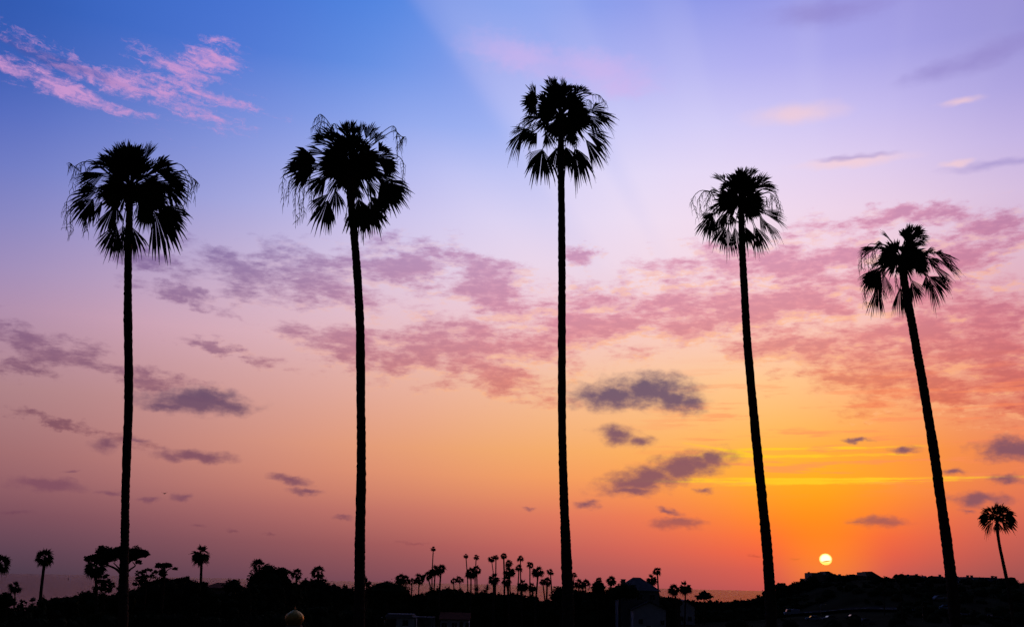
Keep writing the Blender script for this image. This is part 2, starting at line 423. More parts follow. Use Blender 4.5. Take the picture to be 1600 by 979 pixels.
# ------------------------------------------------------------------ helpers
def mesh(name, verts, faces, mat, smooth_shade=False):
    me = bpy.data.meshes.new(name)
    me.from_pydata([tuple(v) for v in verts], [], faces)
    me.materials.append(mat)
    if smooth_shade:
        me.polygons.foreach_set('use_smooth', [True] * len(me.polygons))
    me.update()
    return me
def obj(name, me, parent=None, loc=(0, 0, 0)):
    o = bpy.data.objects.new(name, me); C.objects.link(o)
    o.location = loc
    if parent is not None: o.parent = parent
    return o
def thing(name, label, cat, loc, group=None):
    o = bpy.data.objects.new(name, None); C.objects.link(o)
    o.empty_display_size = 0.5
    o.location = loc; tag(o, label, cat, group)
    return o
def tag(o, label, cat, group=None, kind=None):
    if label: o['label'] = label
    if cat: o['category'] = cat
    if group: o['group'] = group
    if kind: o['kind'] = kind
    return o
class MB:
    def __init__(s): s.v = []; s.f = []
    def add(s, verts, faces):
        k = len(s.v); s.v += [Vector(v) for v in verts]; s.f += [tuple(i + k for i in f) for f in faces]
    def box(s, x0, x1, y0, y1, z0, z1):
        s.add([(x0,y0,z0),(x1,y0,z0),(x1,y1,z0),(x0,y1,z0),(x0,y0,z1),(x1,y0,z1),(x1,y1,z1),(x0,y1,z1)],
              [(0,3,2,1),(4,5,6,7),(0,1,5,4),(1,2,6,5),(2,3,7,6),(3,0,4,7)])
    def prism(s, prof, axis, a0, a1):
        """closed profile extruded along an axis ('x': profile is (y,z); 'y': profile is (x,z))"""
        n = len(prof)
        vs = [((a, p[0], p[1]) if axis == 'x' else (p[0], a, p[1])) for a in (a0, a1) for p in prof]
        fs = [tuple(range(n))[::-1], tuple(range(n, 2 * n))] + [(i, (i + 1) % n, n + (i + 1) % n, n + i) for i in range(n)]
        s.add(vs, fs)
    def tube(s, pts, radii, sides=8, cap=True):
        pts = [Vector(p) for p in pts]; k0 = len(s.v); n = len(pts)
        ref = Vector((0.31, 0.9, 0.2)).normalized()
        for i, p in enumerate(pts):
            tn = (pts[min(i + 1, n - 1)] - pts[max(i - 1, 0)]).normalized()
            a = tn.cross(ref)
            if a.length < 0.05: a = tn.cross(Vector((1, 0, 0)))
            a.normalize(); bb = tn.cross(a)
            for q in range(sides):
                w = 2 * math.pi * q / sides
                s.v.append(p + (a * math.cos(w) + bb * math.sin(w)) * radii[i])
        for i in range(n - 1):
            for q in range(sides):
                q2 = (q + 1) % sides
                s.f.append((k0 + i * sides + q, k0 + i * sides + q2, k0 + (i + 1) * sides + q2, k0 + (i + 1) * sides + q))
        if cap:
            s.f.append(tuple(k0 + (n - 1) * sides + q for q in range(sides)))
            s.f.append(tuple(k0 + q for q in reversed(range(sides))))
    def lathe(s, prof, sides=24, c=(0, 0, 0)):
        k0 = len(s.v)
        for r, z in prof:
            for q in range(sides):
                w = 2 * math.pi * q / sides
                s.v.append(Vector((c[0] + r * math.cos(w), c[1] + r * math.sin(w), c[2] + z)))
        for i in range(len(prof) - 1):
            for q in range(sides):
                q2 = (q + 1) % sides
                s.f.append((k0 + i * sides + q, k0 + i * sides + q2, k0 + (i + 1) * sides + q2, k0 + (i + 1) * sides + q))
        s.f.append(tuple(k0 + (len(prof) - 1) * sides + q for q in range(sides)))
        s.f.append(tuple(k0 + q for q in reversed(range(sides))))
    def mesh(s, name, mat, sm=False): return mesh(name, s.v, s.f, mat, sm)
    def build(s, name, mat, parent=None, loc=(0, 0, 0), sm=False): return obj(name, s.mesh(name, mat, sm), parent, loc)

def sstep(a, b, x):
    t_ = min(max((x - a) / (b - a), 0.0), 1.0); return t_ * t_ * (3 - 2 * t_)
def wob(x, y):
    return math.sin(x * 0.043 + 1.3) * math.cos(y * 0.037 + 0.4) + 0.5 * math.sin(x * 0.11 + y * 0.09) + 0.3 * math.sin(x * 0.23 - y * 0.19 + 2.0)
def ground_z(x, y):
    z = 35.0
    z += 8.4 * (1 - sstep(6, 62, math.hypot(x * 0.35, y) if y > 0 else 0.0)) if y > -400 else 8.4
    # ridge on the right
    z += 12.2 * sstep(92, 134, x - (y - 430) * 0.08) * sstep(290, 410, y) * (1 - sstep(468, 520, y)) * (1 - 0.16 * sstep(150, 260, x))
    z += 2.5 * sstep(60, 120, x) * sstep(240, 330, y)
    # coast
    edge_ = 330 + 170 * sstep(-95, -40, x) + 60 * sstep(40, 110, x)
    drop = sstep(edge_, edge_ + 80, y)
    z += 0.45 * wob(x, y) * sstep(60, 120, y)
    z -= 2.2 * (1 - sstep(-70, -30, x)) * sstep(90, 200, y)
    return z * (1 - drop) - 4.0 * drop

# ------------------------------------------------------------------ the setting
sea = mesh('sea', [(-45000, -2000, 0), (45000, -2000, 0), (45000, 60000, 0), (-45000, 60000, 0)], [(0, 1, 2, 3)], MAT['sea'])
tag(obj('sea', sea), 'calm dusky ocean reaching to the horizon', None, kind='structure')
gxs = np.concatenate([np.linspace(-900, -300, 13)[:-1], np.linspace(-300, 420, 145), np.linspace(420, 900, 11)[1:]])
gys = np.concatenate([np.linspace(-500, -40, 12)[:-1], np.linspace(-40, 680, 145)])
tv = [(x, y, ground_z(x, y)) for y in gys for x in gxs]
nx = len(gxs)
tf = [(j * nx + i, j * nx + i + 1, (j + 1) * nx + i + 1, (j + 1) * nx + i) for j in range(len(gys) - 1) for i in range(nx - 1)]
tag(obj('ground', mesh('ground', tv, tf, MAT['ground'], True)), 'dark scrubby ground of the coastal valley and ridge', None, kind='structure')
def ground_hit(px, py):
    d = ray(px, py); d = d / d.y; y = 30.0
    while y < 660:
        p = CAM + d * y
        if p.z <= ground_z(p.x, p.y): return p
        y += 0.5
    return CAM + d * 400

# ------------------------------------------------------------------ tall palms
def spline(pts, n):
    """Catmull-Rom through pts"""
    P = [Vector(p) for p in pts]; P = [P[0] * 2 - P[1]] + P + [P[-1] * 2 - P[-2]]
    res = []
    m = len(P) - 3
    for i in range(n + 1):
        u = i / n * m; k = min(int(u), m - 1); f = u - k
        p0, p1, p2, p3 = P[k:k + 4]
        res.append(0.5 * ((2 * p1) + (p2 - p0) * f + (2 * p0 - 5 * p1 + 4 * p2 - p3) * f * f + (3 * p1 - p0 - 3 * p2 + p3) * f ** 3))
    return res
def frond_mesh(hub, tip, half, nrm, rnd, nseg=30, petiole_r=0.022, sag=1.0):
    """fan leaf: petiole from the origin to hub, blade opening from hub towards tip"""
    mb = MB()
    hub = Vector(hub); tip = Vector(tip)
    L = (tip - hub).length; d = (tip - hub).normalized()
    s = d.cross(nrm).normalized(); nn_ = s.cross(d).normalized()
    mid = hub * 0.5 + Vector((0, 0, 0.10 * hub.length))
    pp = spline([(0, 0, 0), mid, hub, hub + d * L * 0.18], 8)
    mb.tube(pp, [petiole_r * (1.25 - 0.6 * i / 8) for i in range(9)], 5)
    half = R(half)
    fold = rnd.uniform(0.15, 0.5)
    horiz = math.sqrt(max(0.0, 1 - d.z * d.z))
    for i in range(nseg):
        u = (i + 0.5) / nseg * 2 - 1
        a = u * half * 1.15 + rnd.uniform(-0.02, 0.02)
        ll = L * (0.80 + 0.26 * math.cos(a * 1.2)) * rnd.uniform(0.86, 1.08)
        dr = (d * math.cos(a) + s * math.sin(a) - nn_ * fold * abs(math.sin(a)) * 0.6)
        dr += nn_ * (0.03 if i % 2 else -0.03)
        dr.normalize()
        sd_ = (s * math.cos(a) - d * math.sin(a)).normalized()
        da = 2.3 * half / nseg
        droop = (0.03 + 0.12 * horiz) * sag; tipd = rnd.uniform(-0.05, 0.12) * sag
        hang = rnd.uniform(0.02, 0.24) * min(sag, 1.3) if rnd.random() < 0.42 else 0.0
        ts = (0.04, 0.34, 0.70, 0.87, 1.0)
        vs = []
        for t_ in ts:
            r_ = ll * t_
            w = min(r_ * da * 0.68, 0.09) if t_ < 0.73 else min(ll * 0.70 * da * 0.5, 0.075) * (0.62 if t_ < 0.9 else 0.10)
            p = hub + dr * r_
            p = p + Vector((0, 0, -droop * ll * t_ ** 2.6 - tipd * ll * max(0, t_ - 0.64) / 0.36 - (hang * ll * max(0, t_ - 0.75) / 0.25)))
            vs.append(p - sd_ * w); vs.append(p + sd_ * w)
        mb.add(vs, [(2 * k, 2 * k + 1, 2 * k + 3, 2 * k + 2) for k in range(len(ts) - 1)])
    return mb
def stalk_mesh(pts, rnd):
    """drooping flower stalk with hanging threads"""
    mb = MB()
    P = spline(pts, 14)
    mb.tube(P, [0.020 - 0.010 * i / 14 for i in range(15)], 4)
    for k in range(7, 15):
        for _ in range(2):
            p = P[k]; l_ = rnd.uniform(0.10, 0.34)
            q = p + Vector((rnd.uniform(-0.14, 0.14), rnd.uniform(-0.14, 0.14), -l_ * 0.5))
            e_ = q + Vector((rnd.uniform(-0.06, 0.06), rnd.uniform(-0.06, 0.06), -l_))
            mb.tube([p, q, e_], [0.010, 0.011, 0.004], 3)
    return mb

VIEW = Vector((0, 1, 0))
def tall_palm(label, region, scale, Y, heart, trunk, widths, fronds, stalks, seed, group='tall fan palms standing in a row', nfill=20, nseg=17, young=5, heart_n=18):
    rnd = random.Random(seed)
    def z2p(z): return (region[0] + z[0] / scale, region[1] + z[1] / scale)
    hp = at(*z2p(heart), Y)
    tpts = [at(x, y, Y) for x, y in trunk]
    low = tpts[-1]; dirn = (tpts[-1] - tpts[-2]).normalized()
    gz = ground_z(low.x, low.y) - 0.3
    base = low + dirn * ((gz - low.z) / dirn.z if dirn.z < -0.05 else 0)
    base = Vector((base.x, base.y, gz))
    m = 1.0 / F * Y / FWD.y * 1.03         # metres per photo pixel at this depth
    root = thing('fan_palm', label, 'palm tree', base, group)
    pts = [hp] + tpts + [base]
    ws = [widths[0] * 0.9] + list(widths) + [widths[-1] * 1.12]
    n = 240
    P = spline(pts, n)
    K = len(pts) - 1
    mb = MB(); rad = []
    for i in range(n + 1):
        u = i / n * K; k = min(int(u), K - 1)
        r_ = (ws[k] + (ws[k + 1] - ws[k]) * (u - k)) * m * 0.5
        rad.append(r_ * (1 + 0.03 * math.sin(i * 0.23 + seed) * math.sin(i * 0.071) + rnd.gauss(0, 0.022) + (0.03 if i % 3 == 0 else -0.012)))
    P = [p + Vector((rnd.uniform(-1, 1), rnd.uniform(-1, 1), 0)) * 0.008 for p in P]
    mb.tube([p - base for p in P][::-1], rad[::-1], 14)
    tr = mb.build('trunk', MAT['bark'], root)
    # cut leaf bases bristling under the crown
    top = hp - base
    bt = MB()
    for q in range(46):
        f_ = rnd.uniform(0.0, 1.0)
        i = int(f_ * 26); p = P[i] - base; w = rnd.uniform(0, 6.28); r_ = rad[i]
        o_ = Vector((math.cos(w), math.sin(w), 0))
        bt.tube([p + o_ * r_ * 0.7, p + o_ * (r_ + 0.07) + Vector((0, 0, 0.05)), p + o_ * (r_ + rnd.uniform(0.08, 0.17)) + Vector((0, 0, rnd.uniform(0.02, 0.2)))], [0.035, 0.026, 0.008], 4)
    bt.build('leaf_base', MAT['bark'], root)
    for hb, tp, half in fronds:
        y_h = rnd.uniform(-0.45, 0.45)
        hb = (heart[0] + (hb[0] - heart[0]) * 0.88, heart[1] + (hb[1] - heart[1]) * 0.88)
        a3 = at(*z2p(hb), Y + y_h) - hp
        b3 = at(*z2p(tp), Y + y_h + rnd.uniform(-0.35, 0.35)) - hp
        nrm = (VIEW + Vector((rnd.uniform(-0.45, 0.45), 0, rnd.uniform(-0.45, 0.45)))).normalized()
        fm = frond_mesh(a3, b3, half * rnd.uniform(1.0, 1.4), nrm, rnd, nseg, sag=rnd.uniform(0.6, 1.7))
        fm.build('frond', MAT['frond'], root, top)
    ext = max((Vector(tp) - Vector(heart)).length for _, tp, _ in fronds) / scale * m
    for q in range(nfill):                       # fronds reaching towards and away from the viewer
        w = (0.5 if q % 2 else 1.5) * math.pi + rnd.uniform(-0.95, 0.95)
        e_ = rnd.uniform(-0.15, 0.9)
        hr = ext * rnd.uniform(0.2, 0.34)
        d3 = Vector((math.cos(w) * math.cos(e_), math.sin(w) * math.cos(e_), math.sin(e_)))
        hb3 = d3 * hr + Vector((0, 0, 0.05))
        d4 = (d3 + Vector((0, 0, -0.2))).normalized()
        tp3 = hb3 + d4 * ext * rnd.uniform(0.26, 0.38)
        nrm = Vector((0, 0, 1)) if abs(d4.z) < 0.8 else Vector((math.cos(w), math.sin(w), 0))
        frond_mesh(hb3, tp3, 40, nrm, rnd, 14, sag=0.7).build('frond', MAT['frond'], root, top)
    for q in range(young):                           # young upright fronds in the heart of the crown
        w = q * 2.4 + rnd.uniform(-0.3, 0.3); e_ = rnd.uniform(0.75, 1.4)
        d3 = Vector((math.cos(w) * math.cos(e_), math.sin(w) * math.cos(e_), math.sin(e_)))
        frond_mesh(d3 * ext * 0.2, d3 * ext * rnd.uniform(0.42, 0.56), 34, (VIEW + Vector((rnd.uniform(-0.7, 0.7), 0, 0))).normalized(), rnd, 14).build('frond', MAT['frond'], root, top)
    for q in range(heart_n):                          # short fronds packed round the heart
        w = q * 2.4 + rnd.uniform(-0.3, 0.3); e_ = rnd.uniform(-0.55, 0.9)
        d3 = Vector((math.cos(w) * math.cos(e_), math.sin(w) * math.cos(e_), math.sin(e_)))
        frond_mesh(d3 * ext * 0.1, d3 * ext * rnd.uniform(0.34, 0.52), 38, (VIEW + Vector((rnd.uniform(-0.8, 0.8), 0, rnd.uniform(-0.5, 0.5)))).normalized(), rnd, 12, sag=0.6).build('frond', MAT['frond'], root, top)
    for st in stalks:
        yy = rnd.uniform(-0.4, 0.4)
        pts3 = [at(*z2p(p), Y + yy) - hp for p in st]
        if len(pts3) == 2: pts3 = [pts3[0], (pts3[0] + pts3[1]) / 2 + Vector((0, 0, 0.05)), pts3[1]]
        stalk_mesh(pts3, rnd).build('flower_stalk', MAT['dead'], root, top)
    return root

def hv(l): return [((a, b_), (c, d_), h) for a, b_, c, d_, h in l]
tall_palm('leftmost of the five tall fan palms, rising in front of the flat-topped pine', (80, 200), 4.448, 39, (550, 420),
 [(202.5,326),(200,420),(200,500),(201,620),(197,740),(195.5,800),(195,850),(193,915),(192,979)], [10,11.5,12.5,13,12,11.5,12,14,15],
 hv([(480,200,465,80,16),(510,230,500,110,20),(555,230,550,85,30),(600,230,600,110,25),(650,220,715,95,12),(400,260,290,190,28),(430,230,370,180,25),(450,260,420,190,25),
 (350,300,190,400,26),(330,320,250,330,25),(280,450,125,520,32),(260,500,180,650,32),(330,520,270,630,30),(300,420,200,420,28),(420,560,370,720,22),(440,560,460,660,20),
 (440,700,390,860,30),(490,710,480,885,26),(560,720,600,860,22),(520,700,540,840,20),(740,280,870,240,30),(700,270,760,220,30),(800,330,960,370,24),(820,400,950,480,28),(740,480,830,520,30),
 (760,550,920,690,22),(740,600,860,820,22),(690,560,650,690,25),(740,560,925,620,16),(620,520,640,620,25),(380,400,300,470,35),(760,380,860,420,35)]),
 [[(500,380),(280,240),(170,270),(148,410)],[(480,390),(300,230),(215,260),(210,380)],[(480,380),(310,260),(250,290),(238,370)],[(620,400),(860,250),(960,330),(1000,470)],[(620,400),(880,300),(955,400),(940,520)],
  [(260,440),(130,470),(105,560),(107,690)],[(260,460),(150,520),(132,620),(136,735)],[(300,560),(250,620),(246,710)],[(880,300),(985,350),(1020,380)],[(200,300),(150,260),(125,240)],[(640,420),(850,470),(868,540)]], 1)
tall_palm('tall fan palm with the shaggiest crown, second from left, long stalks hanging', (420, 160), 4.448, 39, (560, 430),
 [(547,300),(554.5,380),(559,440),(562.5,510),(564,640),(564.5,740),(562.5,840),(562,920),(561,979)], [11.5,12,12.5,13,13,13.5,15,15,16],
 hv([(540,220,500,120,20),(565,200,545,120,24),(600,210,590,150,26),(640,220,640,130,22),(690,230,720,140,24),(370,250,310,190,18),(390,280,300,245,18),(370,350,250,315,14),(430,260,400,180,22),
 (300,400,140,400,30),(280,450,120,520,28),(330,430,230,470,30),(380,520,290,620,30),(400,660,305,740,18),(390,710,370,870,26),(450,630,470,750,20),(760,260,800,200,26),(720,250,760,190,25),
 (790,330,830,290,30),(810,420,900,470,30),(780,380,880,400,30),(800,560,970,650,22),(800,590,900,730,24),(720,680,820,780,22),(720,720,740,900,24),(630,700,660,890,22),(660,720,700,860,20),
 (770,520,890,560,26),(620,610,620,680,25),(700,560,760,640,28),(480,520,440,620,28),(450,380,380,420,35),(650,350,700,330,40),(560,300,560,250,45)]),
 [[(540,400),(440,180),(365,85),(325,112)],[(500,380),(430,190),(370,130),(320,165)],[(500,380),(470,170),(440,160),(435,230)],[(660,330),(830,178),(885,190),(890,340)],[(680,330),(860,200),(912,255),(905,310)],
  [(400,430),(180,430),(98,530),(104,695)],[(380,450),(190,490),(142,560),(138,665)],[(380,460),(230,500),(187,640),(189,820)],[(380,470),(250,520),(212,650),(215,800)],[(380,480),(270,540),(242,650),(241,780)],
  [(400,490),(310,560),(294,730)],[(720,380),(860,360),(932,410),(930,515)],[(740,460),(900,520),(950,560),(962,620)],[(420,440),(300,480),(280,600)],[(880,195),(920,235),(950,240)],[(560,660),(540,760),(548,850)]], 2, nfill=26)
tall_palm('tallest of the fan palms, third from left at the middle of the row', (780, 100), 5.155, 42, (500, 420),
 [(876.5,240),(877,290),(878,400),(878,480),(878,640),(880,740),(882,800),(884,845),(887,925),(888,979)], [10.5,11,11.5,12,12,12.5,13,14.5,17,17.5],
 hv([(420,190,410,80,22),(440,190,440,100,14),(510,190,510,90,8),(555,200,580,150,30),(480,200,470,150,30),(640,220,700,160,25),(620,210,650,155,25),(690,220,755,210,22),(270,260,250,150,14),(290,290,175,290,38),
 (270,330,230,410,28),(360,300,330,220,20),(330,280,270,220,26),(300,430,180,450,16),(200,540,90,525,13),(160,550,85,700,15),(280,570,230,640,28),(250,560,150,580,22),(360,570,420,660,24),(330,720,240,780,20),
 (330,720,330,920,22),(470,700,420,830,22),(540,700,580,850,26),(620,710,690,910,17),(640,720,720,810,16),(720,630,830,790,13),(730,570,890,660,20),(740,550,880,570,14),(740,420,850,500,26),
 (760,380,940,440,15),(780,360,840,310,20),(760,370,860,380,18),(570,560,600,640,28),(620,540,560,640,25),(400,420,350,480,30),(600,330,640,330,40),(420,300,400,300,40),(600,460,640,500,30)]),
 [[(560,360),(700,260),(800,250),(860,320)],[(420,440),(260,420),(180,470),(150,510)],[(430,450),(300,440),(240,520),(250,700)],[(560,400),(680,300),(740,300),(735,370)],[(430,430),(330,430),(270,500),(275,560)]], 3)
tall_palm('tall fan palm with arching bare flower stalks, fourth from left, beside the sun', (1060, 240), 5.758, 46, (565, 420),
 [(1158.5,345),(1160.5,405),(1164,470),(1168,540),(1179,660),(1189,760),(1198,850),(1203,925),(1205,979)], [10,10.5,11.5,12,13,13.5,14.5,15.5,16],
 hv([(560,200,555,105,13),(590,200,640,110,15),(640,200,700,110,15),(390,240,305,170,11),(400,230,380,170,18),(480,210,470,170,28),(520,220,510,180,28),(720,280,790,170,17),(750,290,870,230,22),(780,310,890,300,15),
 (440,280,360,290,28),(350,340,290,310,14),(290,550,200,600,28),(270,570,240,740,22),(340,600,370,690,22),(420,540,400,660,20),(460,560,500,640,20),(410,690,335,800,18),(430,700,450,880,20),(500,690,520,850,22),
 (610,690,640,840,22),(690,680,740,870,15),(710,690,785,820,14),(780,620,900,740,10),(770,540,960,590,13),(790,520,940,530,13),(750,570,790,690,18),(660,500,700,570,30),(690,500,780,520,28),(650,300,700,260,35),(500,300,450,330,40),(620,330,680,380,40)]),
 [[(500,420),(240,330),(142,380),(132,450),(170,565)],[(500,420),(260,340),(192,400),(210,545)],[(500,430),(320,370),(262,440),(252,520)],[(500,460),(380,490),(330,540)],[(500,430),(340,410),(300,350),(230,335)],[(500,440),(360,450),(310,490)],[(500,430),(330,350),(290,330),(240,420)],
  [(620,430),(800,350),(836,390),(838,490)],[(620,420),(840,335),(895,420),(910,500)],[(620,440),(770,385),(793,420),(797,475)],[(620,420),(800,350),(868,400),(882,475)],[(620,440),(730,420),(760,440),(765,480)]], 4)
tall_palm('rightmost and most leaning of the five tall fan palms, ragged lopsided crown', (1320, 330), 5.76, 45, (505, 420),
 [(1411,428),(1424,500),(1433,550),(1442,600),(1457,690),(1470,780),(1481,860),(1489,930),(1494,979)], [11.5,12,12.5,13,13.5,14,15,16,16.5],
 hv([(410,250,320,165,7),(400,250,335,170,6),(560,190,510,150,16),(590,190,600,100,26),(640,190,700,110,20),(660,210,755,200,22),(660,260,740,280,22),(580,240,560,180,30),(280,310,120,355,13),(330,290,260,280,16),
 (290,520,140,650,18),(300,540,200,720,22),(270,690,270,900,13),(320,570,390,740,20),(290,690,340,790,15),(500,710,480,890,13),(540,750,550,930,13),(610,640,690,760,22),(610,670,640,800,22),
 (790,610,940,680,24),(790,620,840,820,24),(770,620,780,740,16),(760,600,730,700,14),(830,350,1000,450,12),(870,430,1035,545,9),(850,370,910,370,22),(810,480,950,620,12),(740,470,720,560,25),
 (700,380,760,420,30),(650,480,690,560,22),(760,360,820,340,26),(360,480,300,560,24),(600,300,640,330,40),(780,430,860,480,24)]),
 [[(460,400),(250,290),(180,380),(212,500)],[(460,420),(280,330),(290,470)],[(460,430),(300,330),(240,390),(235,480)],[(440,450),(260,500),(175,595)],[(300,310),(170,370),(148,440),(156,515)],[(470,460),(460,560),(480,700)],[(450,420),(360,330),(320,420)],[(240,560),(175,700),(195,820)]], 5, nfill=12, young=1)

# smaller single fan palm at the right edge
def ring(cx, cy, items): return [((cx + a, cy + b_), (cx + c, cy + d_), h) for a, b_, c, d_, h in items]
tall_palm('medium fan palm alone at the right edge, leaning trunk below a grey cloud', (1520, 770), 12.0, 86, (445, 470),
 [(1559,833),(1561.5,850),(1566,872),(1572,900),(1577,925),(1580,945)], [4.2,4,4.4,4.8,5,5.2],
 hv([(430,330,440,160,22),(460,330,520,190,22),(400,340,370,210,20),(360,360,230,230,18),(520,340,640,200,20),(560,370,720,260,20),(330,400,130,320,20),(300,440,100,430,24),(300,480,90,520,20),
 (340,520,180,640,22),(380,540,260,700,18),(580,420,800,370,20),(590,460,820,480,24),(580,500,800,600,20),(550,540,700,690,24),(480,560,520,720,22),(430,560,410,720,22),(420,420,330,350,40),(500,420,580,360,40),(450,400,450,290,40)]),
 [], 6, group=None, nfill=4, nseg=10, young=2, heart_n=5)

# ------------------------------------------------------------------ small distant fan palms
def crown_proto(seed, up_w=1.0, droop=0.5, nf=30, shag=0.0):
    """crown of unit radius, centre at the origin"""
    rnd = random.Random(seed); mb = MB()
    nf = int(nf * 0.72)
    for q in range(nf + 6):
        w = q * 2.39996 + rnd.uniform(-0.3, 0.3)
        if q < nf: e_ = math.asin(max(-0.75, min(1, -0.62 + 1.5 * (q + 0.5) / nf * up_w)))
        else: e_ = rnd.uniform(0.95, 1.55)
        d3 = Vector((math.cos(w) * math.cos(e_), math.sin(w) * math.cos(e_), math.sin(e_)))
        hub = d3 * rnd.uniform(0.2, 0.4)
        d4 = (d3 + Vector((0, 0, -droop if q < nf else 0.0))).normalized()
        L = rnd.uniform(0.42, 0.8)
        s = d4.cross(Vector((0, 0, 1)))
        s = s.normalized() if s.length > 0.1 else Vector((1, 0, 0))
        roll = rnd.uniform(-1.4, 1.4); s = s * math.cos(roll) + d4.cross(s) * math.sin(roll)
        mb.tube([(0, 0, 0), hub * 0.5 + Vector((0, 0, 0.03)), hub], [0.02, 0.018, 0.014], 3, False)
        for k in range(11):
            a = (k - 5) / 5 * 0.95 + rnd.uniform(-0.06, 0.06)
            dr = (d4 * math.cos(a) + s * math.sin(a)); sd_ = s * math.cos(a) - d4 * math.sin(a)
            l_ = L * rnd.uniform(0.8, 1.1) * (0.75 + 0.25 * math.cos(a))
            m1 = hub + dr * l_ * 0.55 - Vector((0, 0, 0.03)); tp = hub + dr * l_ - Vector((0, 0, 0.12 * rnd.uniform(0.5, 2)))
            mb.add([hub, m1 - sd_ * 0.052, m1 + sd_ * 0.052, tp], [(0, 1, 2), (1, 3, 2)])
    for q in range(int(60 * shag)):
        w = rnd.uniform(0, 6.28); r_ = rnd.uniform(0.06, 0.24); z0 = rnd.uniform(-0.5, -0.05)
        p = Vector((math.cos(w) * r_, math.sin(w) * r_, z0)); sd_ = Vector((-math.sin(w), math.cos(w), 0)) * 0.07
        mb.add([p - sd_, p + sd_, p * 1.15 + Vector((0, 0, -rnd.uniform(0.25, 0.5)))], [(0, 1, 2)])
    return mb.mesh('crown', MAT['frond'])
CROWNS = [crown_proto(11, 1.0, 0.5, 30, 0.3), crown_proto(12, 1.0, 0.35, 26, 0.0), crown_proto(13, 0.95, 0.75, 28, 0.8), crown_proto(14, 1.05, 0.2, 24, 0.2), crown_proto(15, 0.9, 0.6, 22, 0.0)]
GRP = 'small fan palms in the distance'
def small_palm(px, py, r, label, base_px=None, Y=None, w=None, variant=0, group=GRP, sx=1.0, sz=1.0, name='fan_palm'):
    rnd = random.Random(int(px * 31 + py))
    Rm = 1.5 if r > 7.5 else 1.35
    Y = Y or min(Rm * F / r, 455)
    c = at(px, py, Y)
    bx = px if base_px is None else base_px
    b2 = at(bx, max(930, py + 25), Y)
    gz = ground_z(b2.x, Y) - 0.2
    dn = b2 - c
    base = c + dn * ((gz - c.z) / dn.z); base = Vector((base.x, Y, gz))
    root = thing(name, label, 'palm tree', base, group)
    m = Y / F
    Rm = r * m * ((1.08 if r < 8 else 1.16) if r < 15 else 1.05) * rnd.uniform(0.92, 1.1)
    tw = (w * m / 2) if w else max(0.16, 0.085 * Rm + 0.05)
    mid = (c + base) / 2 + Vector((rnd.uniform(-0.45, 0.45), 0, 0)); tw *= rnd.uniform(0.75, 1.15)
    P = spline([base, mid, c], 26)
    mb = MB()
    mb.tube([p - base for p in P], [tw * (1.2 - 0.35 * i / 26) * (1.05 if i % 2 else 0.96) for i in range(27)], 8)
    mb.build('trunk', MAT['bark'], root)
    o = obj('crown', CROWNS[variant % len(CROWNS)], root, c - base)
    o.scale = (Rm * sx, Rm * sx, Rm * sz); o.rotation_euler = (rnd.uniform(-0.2, 0.2), rnd.uniform(-0.25, 0.25), rnd.uniform(0, 6.28))
    return root
